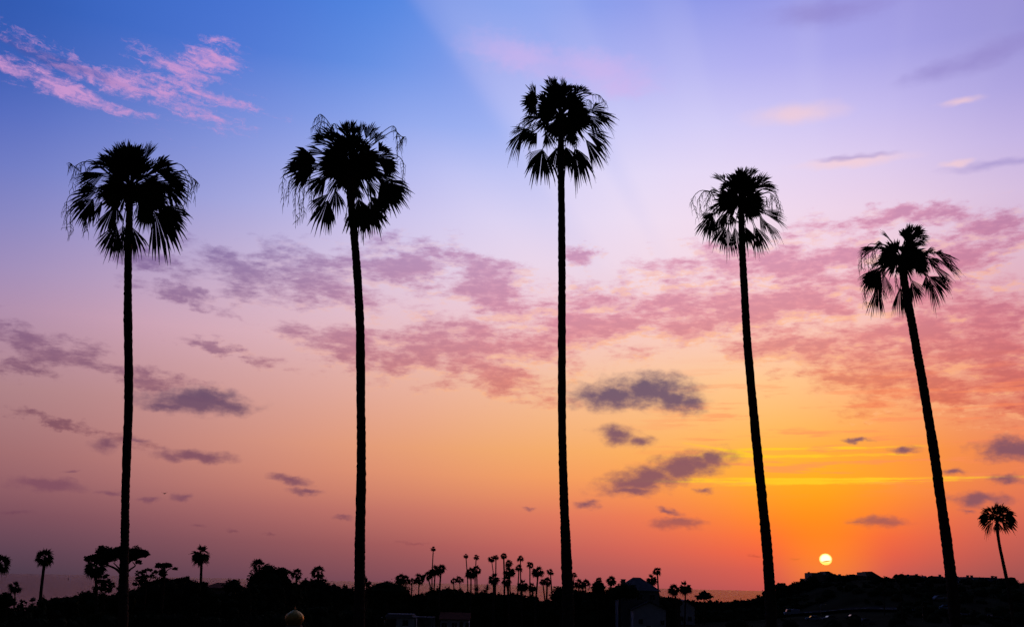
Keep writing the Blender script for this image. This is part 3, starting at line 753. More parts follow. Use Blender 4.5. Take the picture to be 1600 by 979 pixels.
SP = [
 (-1,880,21,'fan palm cut off by the left edge of the picture',-3,4,0),
 (70,871,18,'fan palm with straight bare trunk standing against the sea at far left',68,4.6,0),
 (24,917,9.5,'little leaning fan palm low at far left, before the sea',21,2.6,4),
 (150,886,18,'fan palm tucked under the left side of the flat-topped pine',147,4.4,2),
 (315,867,17.5,'fan palm with slim trunk rising alone above the dark thicket left of second tall palm',313,4.0,2),
 (405,884,13,'fan palm head at the left end of the bushy tree',404,3.6,3),
 (463,897,10,'small fan palm just right of the bushy tree',463,3,1),
 (497,894,11.5,'fan palm poking above the rounded thicket left of second tall trunk',497,3.6,1),
 (626,904,9,'left palm of the close pair at the left end of the distant grove',627,2.4,0),
 (634,906,8,'right palm of the close pair at the left end of the distant grove',633,2.2,1),
 (644,908,7.5,'short fan palm next right of the close pair in the grove',642,2.2,3),
 (655,904,8.5,'fan palm with thick short trunk, two right of the close pair',656,2.6,0),
 (668,899,9,'leaning fan palm left of the tallest thin palm',678,2.4,3),
 (677,857,5.2,'tallest thin palm of the distant grove, tiny head high above the rest',676,2,2),
 (680,891,9,'broad fan palm at the foot of the tallest thin palm',680,2.6,0),
 (689,889,9.5,'bushy fan palm just right of the tallest thin palm',688,2.6,3),
 (709,907,7.2,'low fan palm, left of the two small stars',709,1.8,3),
 (718,905,7.2,'low fan palm, right of the two small stars',718,1.8,3),
 (728,868,4.8,'thin tall palm with small head, left of two similar above one clump',730,2,2),
 (736,895,9.5,'stout fan palm, left one of the leafy clump under two thin palms',735,2.8,0),
 (744,870,5.4,'thin tall palm with small head, right of two similar above one clump',744,2.2,2),
 (745,890,8.5,'stout fan palm, right one of the leafy clump under two thin palms',744,2.8,3),
 (768,873,6.2,'tall leaning palm, left of a crossing pair in the grove',772,2,4),
 (775,870,5.6,'tall palm, right of a crossing pair in the grove',774,1.9,0),
 (772,904,10.5,'dense shaggy fan palm below the crossing pair',772,4,2),
 (787,868,6.6,'tall palm with round head in the middle of the grove',787,2.4,0),
 (795,880,7,'flat-headed palm just below and right of the round-headed one',795,2.4,4),
 (795,893,9,'broad fan palm, middle one of three heads stacked above each other',796,2.8,0),
 (792,907,9.5,'broad fan palm, lowest of three heads stacked above each other',793,3,2),
 (813,872,6.8,'tall palm with the upper of two heads on side-by-side thin trunks',813,2,4),
 (811,887,7.2,'tall palm with the lower of two heads on side-by-side thin trunks',811,2,4),
 (816,914,9.5,'round dense fan palm below the two side-by-side trunks',816,3,2),
 (828,882,6.4,'tall thin palm right of the side-by-side trunks',829,2,0),
 (832,917,8.5,'round dense fan palm low at the right of the grove',832,3,2),
 (841,893,10,'large-headed palm with dark straight trunk at the right of the grove',839,2.8,0),
 (848,909,6.8,'left palm of the short pair at the right end of the grove',850,2.2,1),
 (855,908,8.2,'right palm of the short pair at the right end of the grove',854,2.6,3),
 (860,893,6.4,'slender palm at the right end of the grove, left of the tallest palm trunk',863,1.9,4),
 (897,898,5.6,'thin palm peeping out right of the tallest palm trunk',897,1.8,4),
 (905,912,8.6,'left of two low bushy palms right of the tallest palm trunk',905,2.4,0),
 (915,911,8.4,'right of two low bushy palms right of the tallest palm trunk',914,2.4,3),
 (936,906,6.2,'small palm above the dark conical tree left of the chimney house',936,2,0),
 (955,907,9.2,'round-headed palm standing just left of the chimney house',955,2.6,0),
 (1018,905,9.4,'broad palm in front of the right slope of the chimney house roof',1018,2.6,2),
 (1027,892,7.4,'tall thin palm just right of the chimney house',1031,2.2,0),
 (1053,921,9.4,'left of two broad palms between the chimney house and open sea',1056,2.6,0),
 (1071,917,11.5,'right of two broad palms between the chimney house and open sea',1070,2.8,2),
 (1003,936,8.5,'low palm before the left gable of the white house',1001,2.2,3),
 (1012,931,8.5,'low palm before the middle of the white house',1011,2.2,1),
 (1024,933,9.0,'low palm before the right end of the white house',1022,2.4,0),
]
for px, py, r, lab, bx, w, v in SP:
    small_palm(px, py, r, lab, bx, None, w, v, sz=0.9 if r < 7 else 1.0)

# spiky rosettes
def rosette(px, py, r, label):
    Y = 1.9 * F / r; Y = min(Y, 330); c = at(px, py + r * 0.75, Y)
    rnd = random.Random(px); m = Y / F * r
    root = thing('yucca', label, 'yucca', (c.x, c.y, ground_z(c.x, c.y) - 0.1), 'spiky yuccas in the grove')
    off = c - root.location
    tb = MB(); tb.tube([(0, 0, 0), off * 0.5, off], [0.3, 0.24, 0.2], 7); tb.build('trunk', MAT['wood'], root)
    mb = MB()
    for q in range(46):
        w = rnd.uniform(0, 6.28); e_ = rnd.uniform(-0.15, 1.45)
        d3 = Vector((math.cos(w) * math.cos(e_), math.sin(w) * math.cos(e_), math.sin(e_)))
        s = Vector((-math.sin(w), math.cos(w), 0)) * m * 0.055
        l_ = m * rnd.uniform(0.85, 1.15) * 1.25
        mb.add([off - s * 0.5, off + s * 0.5, off + d3 * l_ * 0.45 + s, off + d3 * l_ * 0.45 - s, off + d3 * l_], [(0, 1, 2, 3), (3, 2, 4)])
    mb.build('leaf_rosette', MAT['frond'], root)
rosette(745, 917, 9, 'spiky rosette plant under the two stout fan palms of the grove')
rosette(761, 915, 9, 'spiky rosette plant left of the dense shaggy fan palm')

# feather palms beside the big block on the ridge
def feather_palm(px, py, r, label, bx):
    Y = 2.6 * F / r; Y = min(Y, 330)
    rnd = random.Random(px); c = at(px, py, Y); m = Y / F
    b2 = at(bx, 930, Y); base = Vector((b2.x, Y, ground_z(b2.x, Y) - 0.2))
    root = thing('feather_palm', label, 'palm tree', base, 'feather palms on the ridge')
    tb = MB(); P = spline([base, (base + c) / 2, c], 16); tb.tube([p - base for p in P], [0.2 - 0.004 * i for i in range(17)], 8)
    tb.build('trunk', MAT['bark'], root)
    mb = MB(); o_ = c - base; rr = r * m
    for q in range(17):
        w = q * 2.4 + rnd.uniform(-0.2, 0.2); e_ = rnd.uniform(0.25, 1.3)
        hd = Vector((math.cos(w), math.sin(w), 0)); prev = None; pts = []
        for k in range(9):
            t_ = k / 8
            pts.append(o_ + hd * rr * 1.1 * t_ * (0.55 + 0.45 * math.cos(e_)) + Vector((0, 0, rr * (math.sin(e_) * t_ * 1.0 - 1.35 * t_ * t_ * t_))))
        mb.tube(pts, [0.05 - 0.005 * k for k in range(9)], 3, False)
        sd_ = Vector((-math.sin(w), math.cos(w), 0))
        for k in range(2, 9):
            for sg in (-1, 1):
                for j in range(2):
                    p = pts[k] + (pts[k - 1] - pts[k]) * 0.5 * j
                    tp = p + sd_ * sg * rr * 0.24 * (1.15 - 0.5 * k / 8) + hd * rr * 0.12 - Vector((0, 0, rr * 0.26))
                    mb.add([p, p + hd * rr * 0.07, tp], [(0, 1, 2)])
    mb.build('crown', MAT['frond'], root)
feather_palm(1380, 905, 13, 'drooping feather palm just right of the block on the ridge', 1380)
feather_palm(1406, 900, 14, 'larger drooping feather palm at the left end of the ridge row', 1407)

# ------------------------------------------------------------------ broadleaf trees and shrubs
def leaves(ells, n, size, rnd, flat=0.4):
    """leaf-sized quads through the volume of lumpy ellipsoids [(centre, (rx,ry,rz))]"""
    tot = sum(r[0] * r[2] for _, r in ells); mb = MB()
    for c, r in ells:
        k = max(12, int(n * r[0] * r[2] / tot))
        clumps = [(Vector((rnd.gauss(0, 1), rnd.gauss(0, 1), rnd.gauss(0, 1))).normalized() * rnd.uniform(0.55, 0.95)) for _ in range(max(6, k // 26))]
        for _ in range(k):
            q = rnd.choice(clumps) + Vector((rnd.gauss(0, 0.17), rnd.gauss(0, 0.17), rnd.gauss(0, 0.15)))
            p = Vector(c) + Vector((q.x * r[0], q.y * r[1], q.z * r[2]))
            a = Vector((rnd.gauss(0, 1), rnd.gauss(0, 1), rnd.gauss(0, flat))).normalized()
            b_ = a.cross(Vector((rnd.gauss(0, 1), rnd.gauss(0, 1), rnd.gauss(0, 1)))).normalized()
            s = size * rnd.uniform(0.6, 1.35)
            mb.add([p - a * s, p - b_ * s * 0.45, p + a * s, p + b_ * s * 0.45], [(0, 1, 2, 3)])
    return mb
def core(mb, c, r, rnd):
    """rough inner mass of twigs so that a dense crown is not see-through"""
    k0 = len(mb.v); nu, nv = 10, 6
    for j in range(nv + 1):
        ph = math.pi * j / nv
        for i in range(nu):
            w = 2 * math.pi * i / nu
            k = rnd.uniform(0.62, 0.84)
            mb.v.append(Vector((c[0] + r[0] * k * math.sin(ph) * math.cos(w), c[1] + r[1] * k * math.sin(ph) * math.sin(w), c[2] + r[2] * k * math.cos(ph))))
    for j in range(nv):
        for i in range(nu):
            i2 = (i + 1) % nu
            mb.f.append((k0 + j * nu + i, k0 + (j + 1) * nu + i, k0 + (j + 1) * nu + i2, k0 + j * nu + i2))
def tree(name, label, cat, Y, lobes, limbs, base, n, size, mat='leaf', trunk_r=0.25, dense=False, seed=1, depth=1.0, group=None):
    """lobes: (px, py, rx, ry) in photo pixels; limbs: pixel polylines from the trunk"""
    rnd = random.Random(seed); m = Y / F
    b2 = at(base[0], base[1], Y); bz = ground_z(b2.x, Y) - 0.2
    root = thing(name, label, cat, (b2.x, Y, bz), group); B = root.location
    mb = MB()
    for pl, r0, r1 in limbs:
        pts = [at(x, y, Y + rnd.uniform(-0.6, 0.6) * (i > 0)) - B for i, (x, y) in enumerate(pl)]
        if pl is limbs[0][0]: pts = [Vector((0, 0, 0))] + pts
        P = spline(pts, 12)
        mb.tube(P, [r0 + (r1 - r0) * i / 12 for i in range(13)], 7)
    mb.build('trunk', MAT['wood'], root)
    els_ = []
    for (x, y, rx, ry) in lobes:
        c = at(x, y, Y + rnd.uniform(-0.5, 0.5) * depth * 2) - B
        els_.append((c, (rx * m, rx * m * depth, ry * m)))
    lf = leaves(els_, n, size, rnd)
    if dense:
        for c, r in els_: core(lf, c, r, rnd)
    lf.build('crown', MAT[mat], root)
    return root
def zz(l, ox=100, oy=840, s=8.0): return [(ox + a / s, oy + b_ / s, c / s, d_ / s) for a, b_, c, d_ in l]
def zp(l, ox=100, oy=840, s=8.0): return [(ox + a / s, oy + b_ / s) for a, b_ in l]
tree('umbrella_pine', 'flat-topped umbrella pine spreading behind the leftmost tall palm trunk', 'pine tree', 120,
 zz([(490,165,95,60),(580,205,120,90),(400,245,100,55),(330,260,60,38),(660,180,85,65),(880,185,90,75),(975,200,75,55),(830,250,85,55),(745,195,95,80),(925,300,45,26),(470,310,70,38),(1015,215,40,40),(540,270,80,40)]),
 [(zp([(745,640),(745,430),(740,300)]), 0.42, 0.22), (zp([(730,470),(650,385),(520,330),(430,290)]), 0.16, 0.06), (zp([(735,430),(680,370),(620,310)]), 0.13, 0.05), (zp([(755,470),(830,390),(890,345),(860,300)]), 0.13, 0.05), (zp([(755,420),(800,330),(880,240)]), 0.12, 0.05)],
 (193, 930), 6500, 0.17, 'pine', seed=3, dense=True, depth=0.9)
tree('flat_topped_tree', 'small flat-topped tree with one side tuft above the left thicket', 'tree', 125,
 zz([(1240,345,95,34),(1190,345,50,28),(1300,345,45,30),(1385,380,32,16),(1240,400,40,30),(1240,440,42,40)]),
 [(zp([(1245,560),(1245,430),(1240,360)]), 0.22, 0.14), (zp([(1250,440),(1320,385),(1385,380)]), 0.07, 0.03)], (256, 930), 1500, 0.15, seed=4, dense=True)
tree('leafy_shrub', 'airy open-leaved shrub left of the leftmost tall trunk', 'shrub', 105,
 zz([(450,600,90,70),(520,520,60,60),(560,620,90,70),(620,640,70,60),(520,470,45,30),(370,650,70,40),(600,590,50,40)]),
 [(zp([(510,760),(500,620),(510,520)]), 0.09, 0.03), (zp([(505,700),(560,620),(600,570)]), 0.06, 0.02), (zp([(505,700),(440,640),(420,590)]), 0.06, 0.02)], (164, 940), 750, 0.17, seed=5)
tree('leafy_shrub', 'airy open-leaved shrub right of the leftmost tall trunk', 'shrub', 105,
 zz([(930,430,45,30),(960,480,60,40),(1020,440,60,60),(1110,430,55,50),(1050,520,110,60),(920,560,60,60),(1020,400,30,22)]),
 [(zp([(1020,700),(1020,560),(1030,440)]), 0.09, 0.03), (zp([(1010,620),(940,520),(925,430)]), 0.06, 0.02), (zp([(1020,600),(1100,480),(1120,420)]), 0.06, 0.02)], (228, 940), 850, 0.16, seed=6)
tree('bushy_tree', 'big bushy tree with ragged top left of the second tall trunk', 'tree', 150,
 [(425,906,24,20),(405,905,18,18),(440,895,14,11),(420,892,14,11),(445,912,14,14),(398,915,18,14)],
 [([(424,935),(424,910),(424,895)], 0.3, 0.12)], (424, 945), 3200, 0.2, seed=7, dense=True)
tree('round_tree', 'round-headed tree behind the low house at left', 'tree', 140,
 [(365,914,13,11),(358,918,9,8),(372,918,10,8)], [([(365,940),(365,920),(365,910)], 0.22, 0.1)], (365, 945), 1400, 0.17, seed=8, dense=True)
tree('leafy_shrub', 'tuft of shrub hugging the right side of the second tall trunk', 'shrub', 120,
 [(573,908,6,9),(576,914,6,7),(570,902,4,6)], [([(572,935),(572,915),(572,905)], 0.08, 0.03)], (572, 945), 420, 0.15, seed=9)
tree('conical_tree', 'dark conical tree left of the chimney house', 'tree', 235,
 [(933,914,9,8),(935,921,13,8),(934,928,14,8),(938,918,9,8)], [([(934,950),(934,925),(934,910)], 0.25, 0.1)], (934, 952), 1200, 0.26, seed=10, dense=True)
tree('round_tree', 'lone low round tree against the open sea right of the palms', 'tree', 330,
 [(1100,930,10,7),(1094,932,7,5),(1107,932,7,4),(1100,926,6,4)], [([(1100,945),(1100,935),(1100,930)], 0.25, 0.12)], (1100, 950), 700, 0.32, seed=12, dense=True)
tree('round_tree', 'low bushy tree on the slope just right of the fourth tall trunk', 'tree', 400,
 [(1221,914,9,5),(1214,917,8,5),(1226,917,8,5)], [([(1219,930),(1219,920),(1219,915)], 0.25, 0.12)], (1219, 935), 700, 0.34, seed=13, dense=True)
tree('round_tree', 'dark round tree at the left foot of the chimney house', 'tree', 235,
 [(968,924,20,13),(955,928,14,9),(985,924,14,12)], [([(968,950),(968,930),(968,920)], 0.3, 0.12)], (968, 955), 1800, 0.27, seed=14, dense=True)
tree('round_tree', 'rounded tree hiding the foot of the tallest palm on its left', 'tree', 220,
 [(876,927,15,11),(868,932,11,8),(886,925,10,10)], [([(876,950),(876,930),(876,922)], 0.25, 0.12)], (876, 955), 1100, 0.26, seed=15, dense=True)
tree('dome_tree', 'wide dome-shaped tree right of the second tall trunk', 'tree', 250,
 [(605,922,34,14),(590,924,20,12),(622,922,20,12),(604,915,20,8)], [([(605,955),(605,935),(605,920)], 0.35, 0.15)], (605, 958), 2600, 0.24, seed=16, dense=True)
tree('leafy_shrub', 'dark shrub with ragged leaves at the far left edge', 'shrub', 120,
 [(10,935,13,9),(4,942,12,10),(16,940,9,9)], [([(10,955),(10,942),(10,935)], 0.1, 0.04)], (10, 960), 900, 0.17, seed=17, dense=True)
tree('leafy_shrub', 'small open shrub with round leaves beside the far left shrub', 'shrub', 120,
 [(32,943,7,6),(38,940,6,5),(49,940,5,5),(52,936,4,4),(27,950,8,6),(42,950,12,6)], [([(40,962),(40,948),(42,942)], 0.07, 0.03)], (40, 962), 420, 0.16, seed=18)

# the thicket that reads as one dark mass
rnd = random.Random(99)
skyline = [(-15,945,128),(20,947,128),(40,950,128),(60,942,130),(70,933,132),(85,932,135),(100,932,138),(125,927,140),(145,922,140),(165,924,140),(190,921,138),(205,918,136),(225,909,136),(245,904,136),(270,900,136),(300,902,136),(318,906,136),
 (328,917,136),(345,926,136),(370,926,136),(385,917,138),(395,908,140),(425,907,145),(455,906,150),(480,904,160),(500,903,165),(515,909,165),(535,912,165),(550,919,168),(558,923,172),(575,921,180)]
skyline2 = [(556,922,262),(580,920,262),(600,914,262),(625,914,262),(635,921,262),(645,925,262),(665,926,262),(670,920,262),(690,917,262),(715,917,262),(730,923,264),(755,922,266),(780,924,268),(800,926,270),(830,928,272),(850,935,272),(858,935,272),(868,926,268),(890,918,262),
 (905,922,262),(925,921,262),(945,924,262),(965,919,262),(985,922,262),(1005,926,264),(1030,932,266),(1042,929,270),(1052,928,275),(1060,931,290)]
skyline3 = [(1040,937,370),(1080,936,380),(1130,937,395),(1170,934,400),(1190,929,402),(1205,922,404),(1225,915,406),(1245,907,408),(1262,902,410)]
skyline4 = [(1262,908,402),(1300,912,402),(1340,912,402),(1372,912,402),(1400,911,404),(1430,912,420),(1480,912,425),(1530,913,425),(1575,914,425),(1620,917,425)]
skyline5 = [(1225,930,385),(1300,926,388),(1380,922,388),(1460,922,392),(1540,925,395),(1620,928,395)]
skyline6 = [(1040,950,330),(1100,950,340),(1160,946,350),(1210,944,362),(1280,940,370),(1360,938,372),(1450,942,376),(1540,942,380),(1620,945,380)]
near = [(-15,966,98),(60,962,98),(130,957,100),(210,952,100),(290,955,100),(360,962,100),(420,950,104),(500,942,110),(560,948,112),(598,958,112)]
tm = MB()
def sky_run(line, step, wpx, jit, nleaf, sz):
    x = line[0][0]
    while x <= line[-1][0]:
        xs = [l[0] for l in line]
        y = np.interp(x, xs, [l[1] for l in line]) + rnd.uniform(-jit, jit) + 1.0; Y = np.interp(x, xs, [l[2] for l in line]) + rnd.uniform(-3, 3)
        m = Y / F; top = at(x, y, Y); gz = ground_z(top.x, Y); hgt = max(top.z - gz, 1.2)
        rx = wpx * m * rnd.uniform(0.8, 1.25); rz = min(hgt * 0.5, rx * rnd.uniform(0.8, 1.2))
        c = Vector((top.x, Y, top.z - rz * 0.95))
        lf = leaves([(c, (rx, rx, rz))], nleaf, sz * Y, rnd, 0.8); core(lf, c, (rx, rx, rz), rnd); tm.add(lf.v, lf.f)
        z = c.z - rz * 0.7
        while z > gz:                                  # lower branches down to the ground
            core(tm, Vector((top.x + rnd.uniform(-0.3, 0.3) * rx, Y + rnd.uniform(-1, 1), z)), (rx * 1.35, rx * 1.2, rz * 1.1), rnd)
            z -= rz * 0.8
        x += step * rnd.uniform(0.8, 1.2)
sky_run(skyline, 8, 10, 3.0, 260, 0.0013)
sky_run(skyline2, 8, 9, 2.4, 240, 0.0013)
sky_run(skyline3, 7, 8, 1.5, 200, 0.0012)
sky_run(skyline4, 8, 8, 2.2, 200, 0.0012)
sky_run(skyline5, 10, 11, 1.5, 140, 0.0014)
sky_run(skyline6, 11, 12, 2.0, 140, 0.0014)
sky_run(near, 14, 18, 3.0, 240, 0.0015)
for q in range(210):                                   # low scrub scattered over the valley
    px = rnd.uniform(0, 1600); Y = rnd.uniform(240, 470)
    p = at(px, 950, Y); gz = ground_z(p.x, Y)
    if gz < 20: continue
    if 300 < Y < 430 and 62 < p.x < 140: continue
    if 225 < Y < 300 and -70 < p.x < 60: continue
    rx = rnd.uniform(1.4, 3.4); rz = rx * rnd.uniform(0.45, 0.8); c = Vector((p.x, Y, gz + rz * 0.35))
    lf = leaves([(c, (rx, rx, rz))], 110, 0.32, rnd, 0.7); core(lf, c, (rx, rx, rz), rnd)
    tm.add(lf.v, lf.f)
for q in range(620):                                   # the ridge side is covered with scrub
    x = rnd.uniform(60, 270); y = rnd.uniform(300, 452)
    gz = ground_z(x, y)
    pxl = pix(math.degrees(math.atan2(x, y)), math.degrees(math.atan2(gz - CAM.z, math.hypot(x, y))))
    if pxl[0] > 1640 or (pxl[1] > 948 and pxl[0] < 1400) or (1455 < pxl[0] < 1485 and 930 < pxl[1] < 960): continue
    rx = rnd.uniform(1.2, 3.6); rz = rx * rnd.uniform(0.5, 0.85)
    if y > 436: rx *= 0.6; rz *= 0.5
    c = Vector((x, y, gz + rz * 0.3))
    lf = leaves([(c, (rx, rx, rz))], 70, 0.38, rnd, 0.8); core(lf, c, (rx, rx, rz), rnd)
    tm.add(lf.v, lf.f)
tag(tm.build('thicket', MAT['scrub']), 'dark tangled thicket of shrubs along the foot of the picture', 'thicket', kind='stuff')

# ------------------------------------------------------------------ buildings
def window(parent, x0, x1, z0, z1, y, mb_frame=0.07):
    fr = MB(); t_ = mb_frame
    for a in ((x0 - t_, x1 + t_, z1, z1 + t_), (x0 - t_, x1 + t_, z0 - t_, z0), (x0 - t_, x0, z0, z1), (x1, x1 + t_, z0, z1), ((x0 + x1) / 2 - t_ / 3, (x0 + x1) / 2 + t_ / 3, z0, z1)):
        fr.box(a[0], a[1], y - 0.07, y + 0.04, a[2], a[3])
    f = fr.build('window', MAT['frame'], parent)
    pb = MB(); pb.box(x0, x1, y - 0.025, y + 0.03, z0, z1); pb.build('pane', MAT['glass'], f)
def gable(name, label, cat, loc, w, d, wall_h, roof_h, wall='white', roof='tile', ridge='x', rotz=0.0, windows=(), door=None, chimney=None, group=None, hip=0.0, over=0.35):
    """box walls with a pitched roof; front face is at y = -d/2"""
    root = thing(name, label, cat, loc, group); root.rotation_euler = (0, 0, rotz)
    mb = MB(); x, y = w / 2, d / 2
    if ridge == 'x':
        if hip: mb.box(-x, x, -y, y, -0.6, wall_h + 0.05)
        else: mb.prism([(-y, -0.6), (y, -0.6), (y, wall_h), (0, wall_h + roof_h - 0.12), (-y, wall_h)], 'x', -x, x)
    else:
        mb.prism([(-x, -0.6), (x, -0.6), (x, wall_h), (0, wall_h + roof_h - 0.12), (-x, wall_h)], 'y', -y, y)
    mb.build('wall', MAT[wall], root)
    rb = MB(); o_ = over; t_ = 0.16
    a = y if ridge == 'x' else x
    sl = roof_h / a
    prof = [(-a - o_, wall_h - sl * o_), (0, wall_h + roof_h), (a + o_, wall_h - sl * o_), (a + o_, wall_h - sl * o_ + t_), (0, wall_h + roof_h + t_), (-a - o_, wall_h - sl * o_ + t_)]
    if hip and ridge == 'x':
        zt = wall_h + roof_h + t_; ze = wall_h - sl * o_ + t_
        rb.add([(-x - o_, -y - o_, ze), (x + o_, -y - o_, ze), (x + o_, y + o_, ze), (-x - o_, y + o_, ze), (-x + hip, 0, zt), (x - hip, 0, zt),
                (-x - o_, -y - o_, ze - t_), (x + o_, -y - o_, ze - t_), (x + o_, y + o_, ze - t_), (-x - o_, y + o_, ze - t_)],
               [(0, 1, 5, 4), (1, 2, 5), (2, 3, 4, 5), (3, 0, 4), (6, 9, 8, 7), (0, 6, 7, 1), (1, 7, 8, 2), (2, 8, 9, 3), (3, 9, 6, 0)])
    else:
        rb.prism(prof, ridge, (-x if ridge == 'x' else -y) - o_, (x if ridge == 'x' else y) + o_)
    ro = rb.build('roof', MAT[roof], root)
    if chimney:
        for (cx, cy, cw, cz0, cz1) in chimney:
            cb = MB(); cb.box(cx - cw / 2, cx + cw / 2, cy - cw / 2, cy + cw / 2, cz0, cz1); cb.box(cx - cw / 2 - 0.08, cx + cw / 2 + 0.08, cy - cw / 2 - 0.08, cy + cw / 2 + 0.08, cz1, cz1 + 0.14)
            cb.build('chimney', MAT['cream'], ro)
    for wdw in windows: window(root, *wdw, -y)
    if door:
        db = MB(); db.box(door[0], door[1], -y - 0.05, -y + 0.04, 0.0, door[2]); dd = db.build('door', MAT['door'], root)
        hb_ = MB(); hb_.box(door[1] - 0.18, door[1] - 0.1, -y - 0.12, -y - 0.05, 0.95, 1.1); hb_.build('handle', MAT['rim'], dd)
    return root
# house with a chimney, behind the palms
Yh = 245; mh = Yh / F
pR = at(1028, 921, Yh); pL = at(962, 921, Yh); pk_ = at(996, 902.5, Yh); zg = ground_z(pR.x, Yh)
wh = pR.x - pL.x; eave = (pL.z + pR.z) / 2 - zg
chx = at(973, 905, Yh)
gable('chimney_house', 'house with hipped roof and square chimney among palms right of the tallest palm', 'house', ((pL.x + pR.x) / 2, Yh, zg), wh - 0.7, 8.5, eave, pk_.z - zg - eave, 'greywall', 'roofgrey', 'x', 0.0,
 windows=[(-3.2, -2.0, eave - 2.1, eave - 0.9), (-0.6, 0.8, eave - 2.1, eave - 0.9), (2.3, 3.6, eave - 2.1, eave - 0.9), (2.3, 3.6, 1.0, 2.3)], door=(-0.4, 0.6, 2.1),
 chimney=[(chx.x - (pL.x + pR.x) / 2, -1.0, 0.95, eave - 0.5, chx.z - zg)], hip=3.7)
# white house below it
Yw = 238; zg = ground_z(at(1012, 960, Yw).x, Yw)
a_ = at(985, 951, Yw); c_ = at(1038, 952, Yw); k_ = at(1006, 939, Yw)
gable('white_house', 'white two-storey house low among slim palm trunks, below the chimney house', 'house', ((a_.x + c_.x) / 2, Yw, zg), c_.x - a_.x - 0.4, 7.0, (a_.z + c_.z) / 2 - zg, k_.z - (a_.z + c_.z) / 2, 'white', 'roofdark', 'y', 0.0,
 windows=[(-2.6, -1.5, 0.4, 1.4), (0.6, 1.7, 0.4, 1.4), (2.4, 3.2, 2.3, 3.2), (-2.4, -1.5, 2.4, 3.3)], door=(-0.7, 0.2, 2.0))
Yq = 300; a_ = at(1051, 947, Yq); c_ = at(1083, 947, Yq); k_ = at(1070, 937, Yq); zg = ground_z((a_.x + c_.x) / 2, Yq)
gable('white_house', 'small white gabled house behind the two broad palms near the open sea', 'house', ((a_.x + c_.x) / 2, Yq, zg), c_.x - a_.x - 0.4, 6.5, a_.z - zg, k_.z - a_.z, 'white', 'roofgrey', 'y', 0.0,
 windows=[(-1.5, -0.5, 1.0, 2.2), (0.8, 1.8, 1.0, 2.2)])
# low house at left
Yl = 150; a_ = at(326, 918, Yl); c_ = at(378, 918, Yl); k_ = at(350, 911.5, Yl); zg = ground_z((a_.x + c_.x) / 2, Yl)
gable('low_house', 'brownish low house with shallow roof behind the thicket at left', 'house', ((a_.x + c_.x) / 2, Yl, zg), c_.x - a_.x - 0.4, 6.0, a_.z - zg, k_.z - a_.z, 'cream', 'tile', 'x', 0.0,
 windows=[(-1.6, -0.8, a_.z - zg - 1.7, a_.z - zg - 0.8), (0.6, 1.4, a_.z - zg - 1.7, a_.z - zg - 0.8)], hip=1.0, over=0.25)
# white annexe and tiled cottage at the bottom
Yb = 236; zg = ground_z(at(625, 970, Yb).x, Yb); a_ = at(598, 957.5, Yb); c_ = at(650, 957.5, Yb)
root = thing('white_annexe', 'flat-roofed white building at the bottom, left of the red-roofed cottage', 'building', ((a_.x + c_.x) / 2, Yb, zg)); hw = (c_.x - a_.x) / 2; hz = a_.z - zg
mb = MB(); mb.box(-hw, hw, -4, 4, -0.6, hz - 0.75); mb.build('wall', MAT['white'], root)
mb = MB(); mb.box(-hw + 0.8, hw + 0.2, -4.25, 4.25, hz - 0.75, hz - 0.5); mb.box(-hw + 1.2, hw - 0.4, -3.6, 3.6, hz - 0.5, hz); mb.build('roof', MAT['greywall'], root)
mb = MB(); mb.box(-2.6, -0.2, -4.06, -3.97, 0.0, 2.2); mb.build('door', MAT['door'], root)
window(root, 1.2, 2.4, 0.9, 2.0, -4)
root2 = thing('carport', 'open carport with pale beams between the white building and the cottage', 'carport', (at(665, 965, Yb).x, Yb, zg))
wq = at(680, 965, Yb).x - at(652, 965, Yb).x
zt = at(665, 964, Yb).z - zg
for k in range(3):
    mb = MB(); x = -wq / 2 + wq * (k + 0.05) / 2.1; mb.box(x - 0.09, x + 0.09, -3.0, -2.82, -0.4, zt); mb.build('post', MAT['kerb'], root2)
mb = MB(); mb.box(-wq / 2, wq / 2, -3.2, 2.5, zt, zt + 0.18); mb.build('roof', MAT['roofgrey'], root2)
mb = MB(); mb.box(-wq / 2, wq / 2, 2.2, 2.4, -0.4, zt); mb.build('back_wall', MAT['white'], root2)
a_ = at(688, 965.5, Yb); c_ = at(735, 965.5, Yb); k_ = at(712, 956.5, Yb + 3)
gable('cottage', 'cottage with red tiled roof and white wall at the bottom of the picture', 'house', ((a_.x + c_.x) / 2, Yb, zg), c_.x - a_.x - 0.5, 6.0, a_.z - zg, k_.z - a_.z, 'white', 'tile', 'x', 0.0,
 windows=[(-2.8, -1.7, 0.5, 1.6), (-0.5, 0.5, 0.5, 1.6), (2.4, 3.1, 0.3, 1.7)], door=(1.1, 1.9, 1.9))
# gilded onion dome
Yd = 85; c_ = at(460.5, 963, Yd); md = Yd / F; zg = ground_z(c_.x, Yd)
root = thing('onion_dome_kiosk', 'small gilded onion dome on a round drum, low in front of the dark thicket', 'dome', (c_.x, Yd, zg))
z0 = at(460.5, 976, Yd).z - zg; hh = at(460.5, 951, Yd).z - zg - z0; rr = 14.2 * md
mb = MB(); mb.lathe([(rr * 0.74, -0.3), (rr * 0.74, z0 - 0.15), (rr * 0.86, z0 - 0.15), (rr * 0.86, z0)], 24); mb.build('drum', MAT['cream'], root)
prof = [(0.70, 0.0), (0.80, 0.08), (0.93, 0.22), (1.0, 0.38), (0.985, 0.52), (0.88, 0.66), (0.66, 0.78), (0.40, 0.87), (0.20, 0.94), (0.06, 1.0)]
dm_ = MB(); dm_.lathe([(r * rr, z0 + 0.003 + z * hh) for r, z in prof], 32); dome = dm_.build('dome', MAT['gold'], root, sm=True)
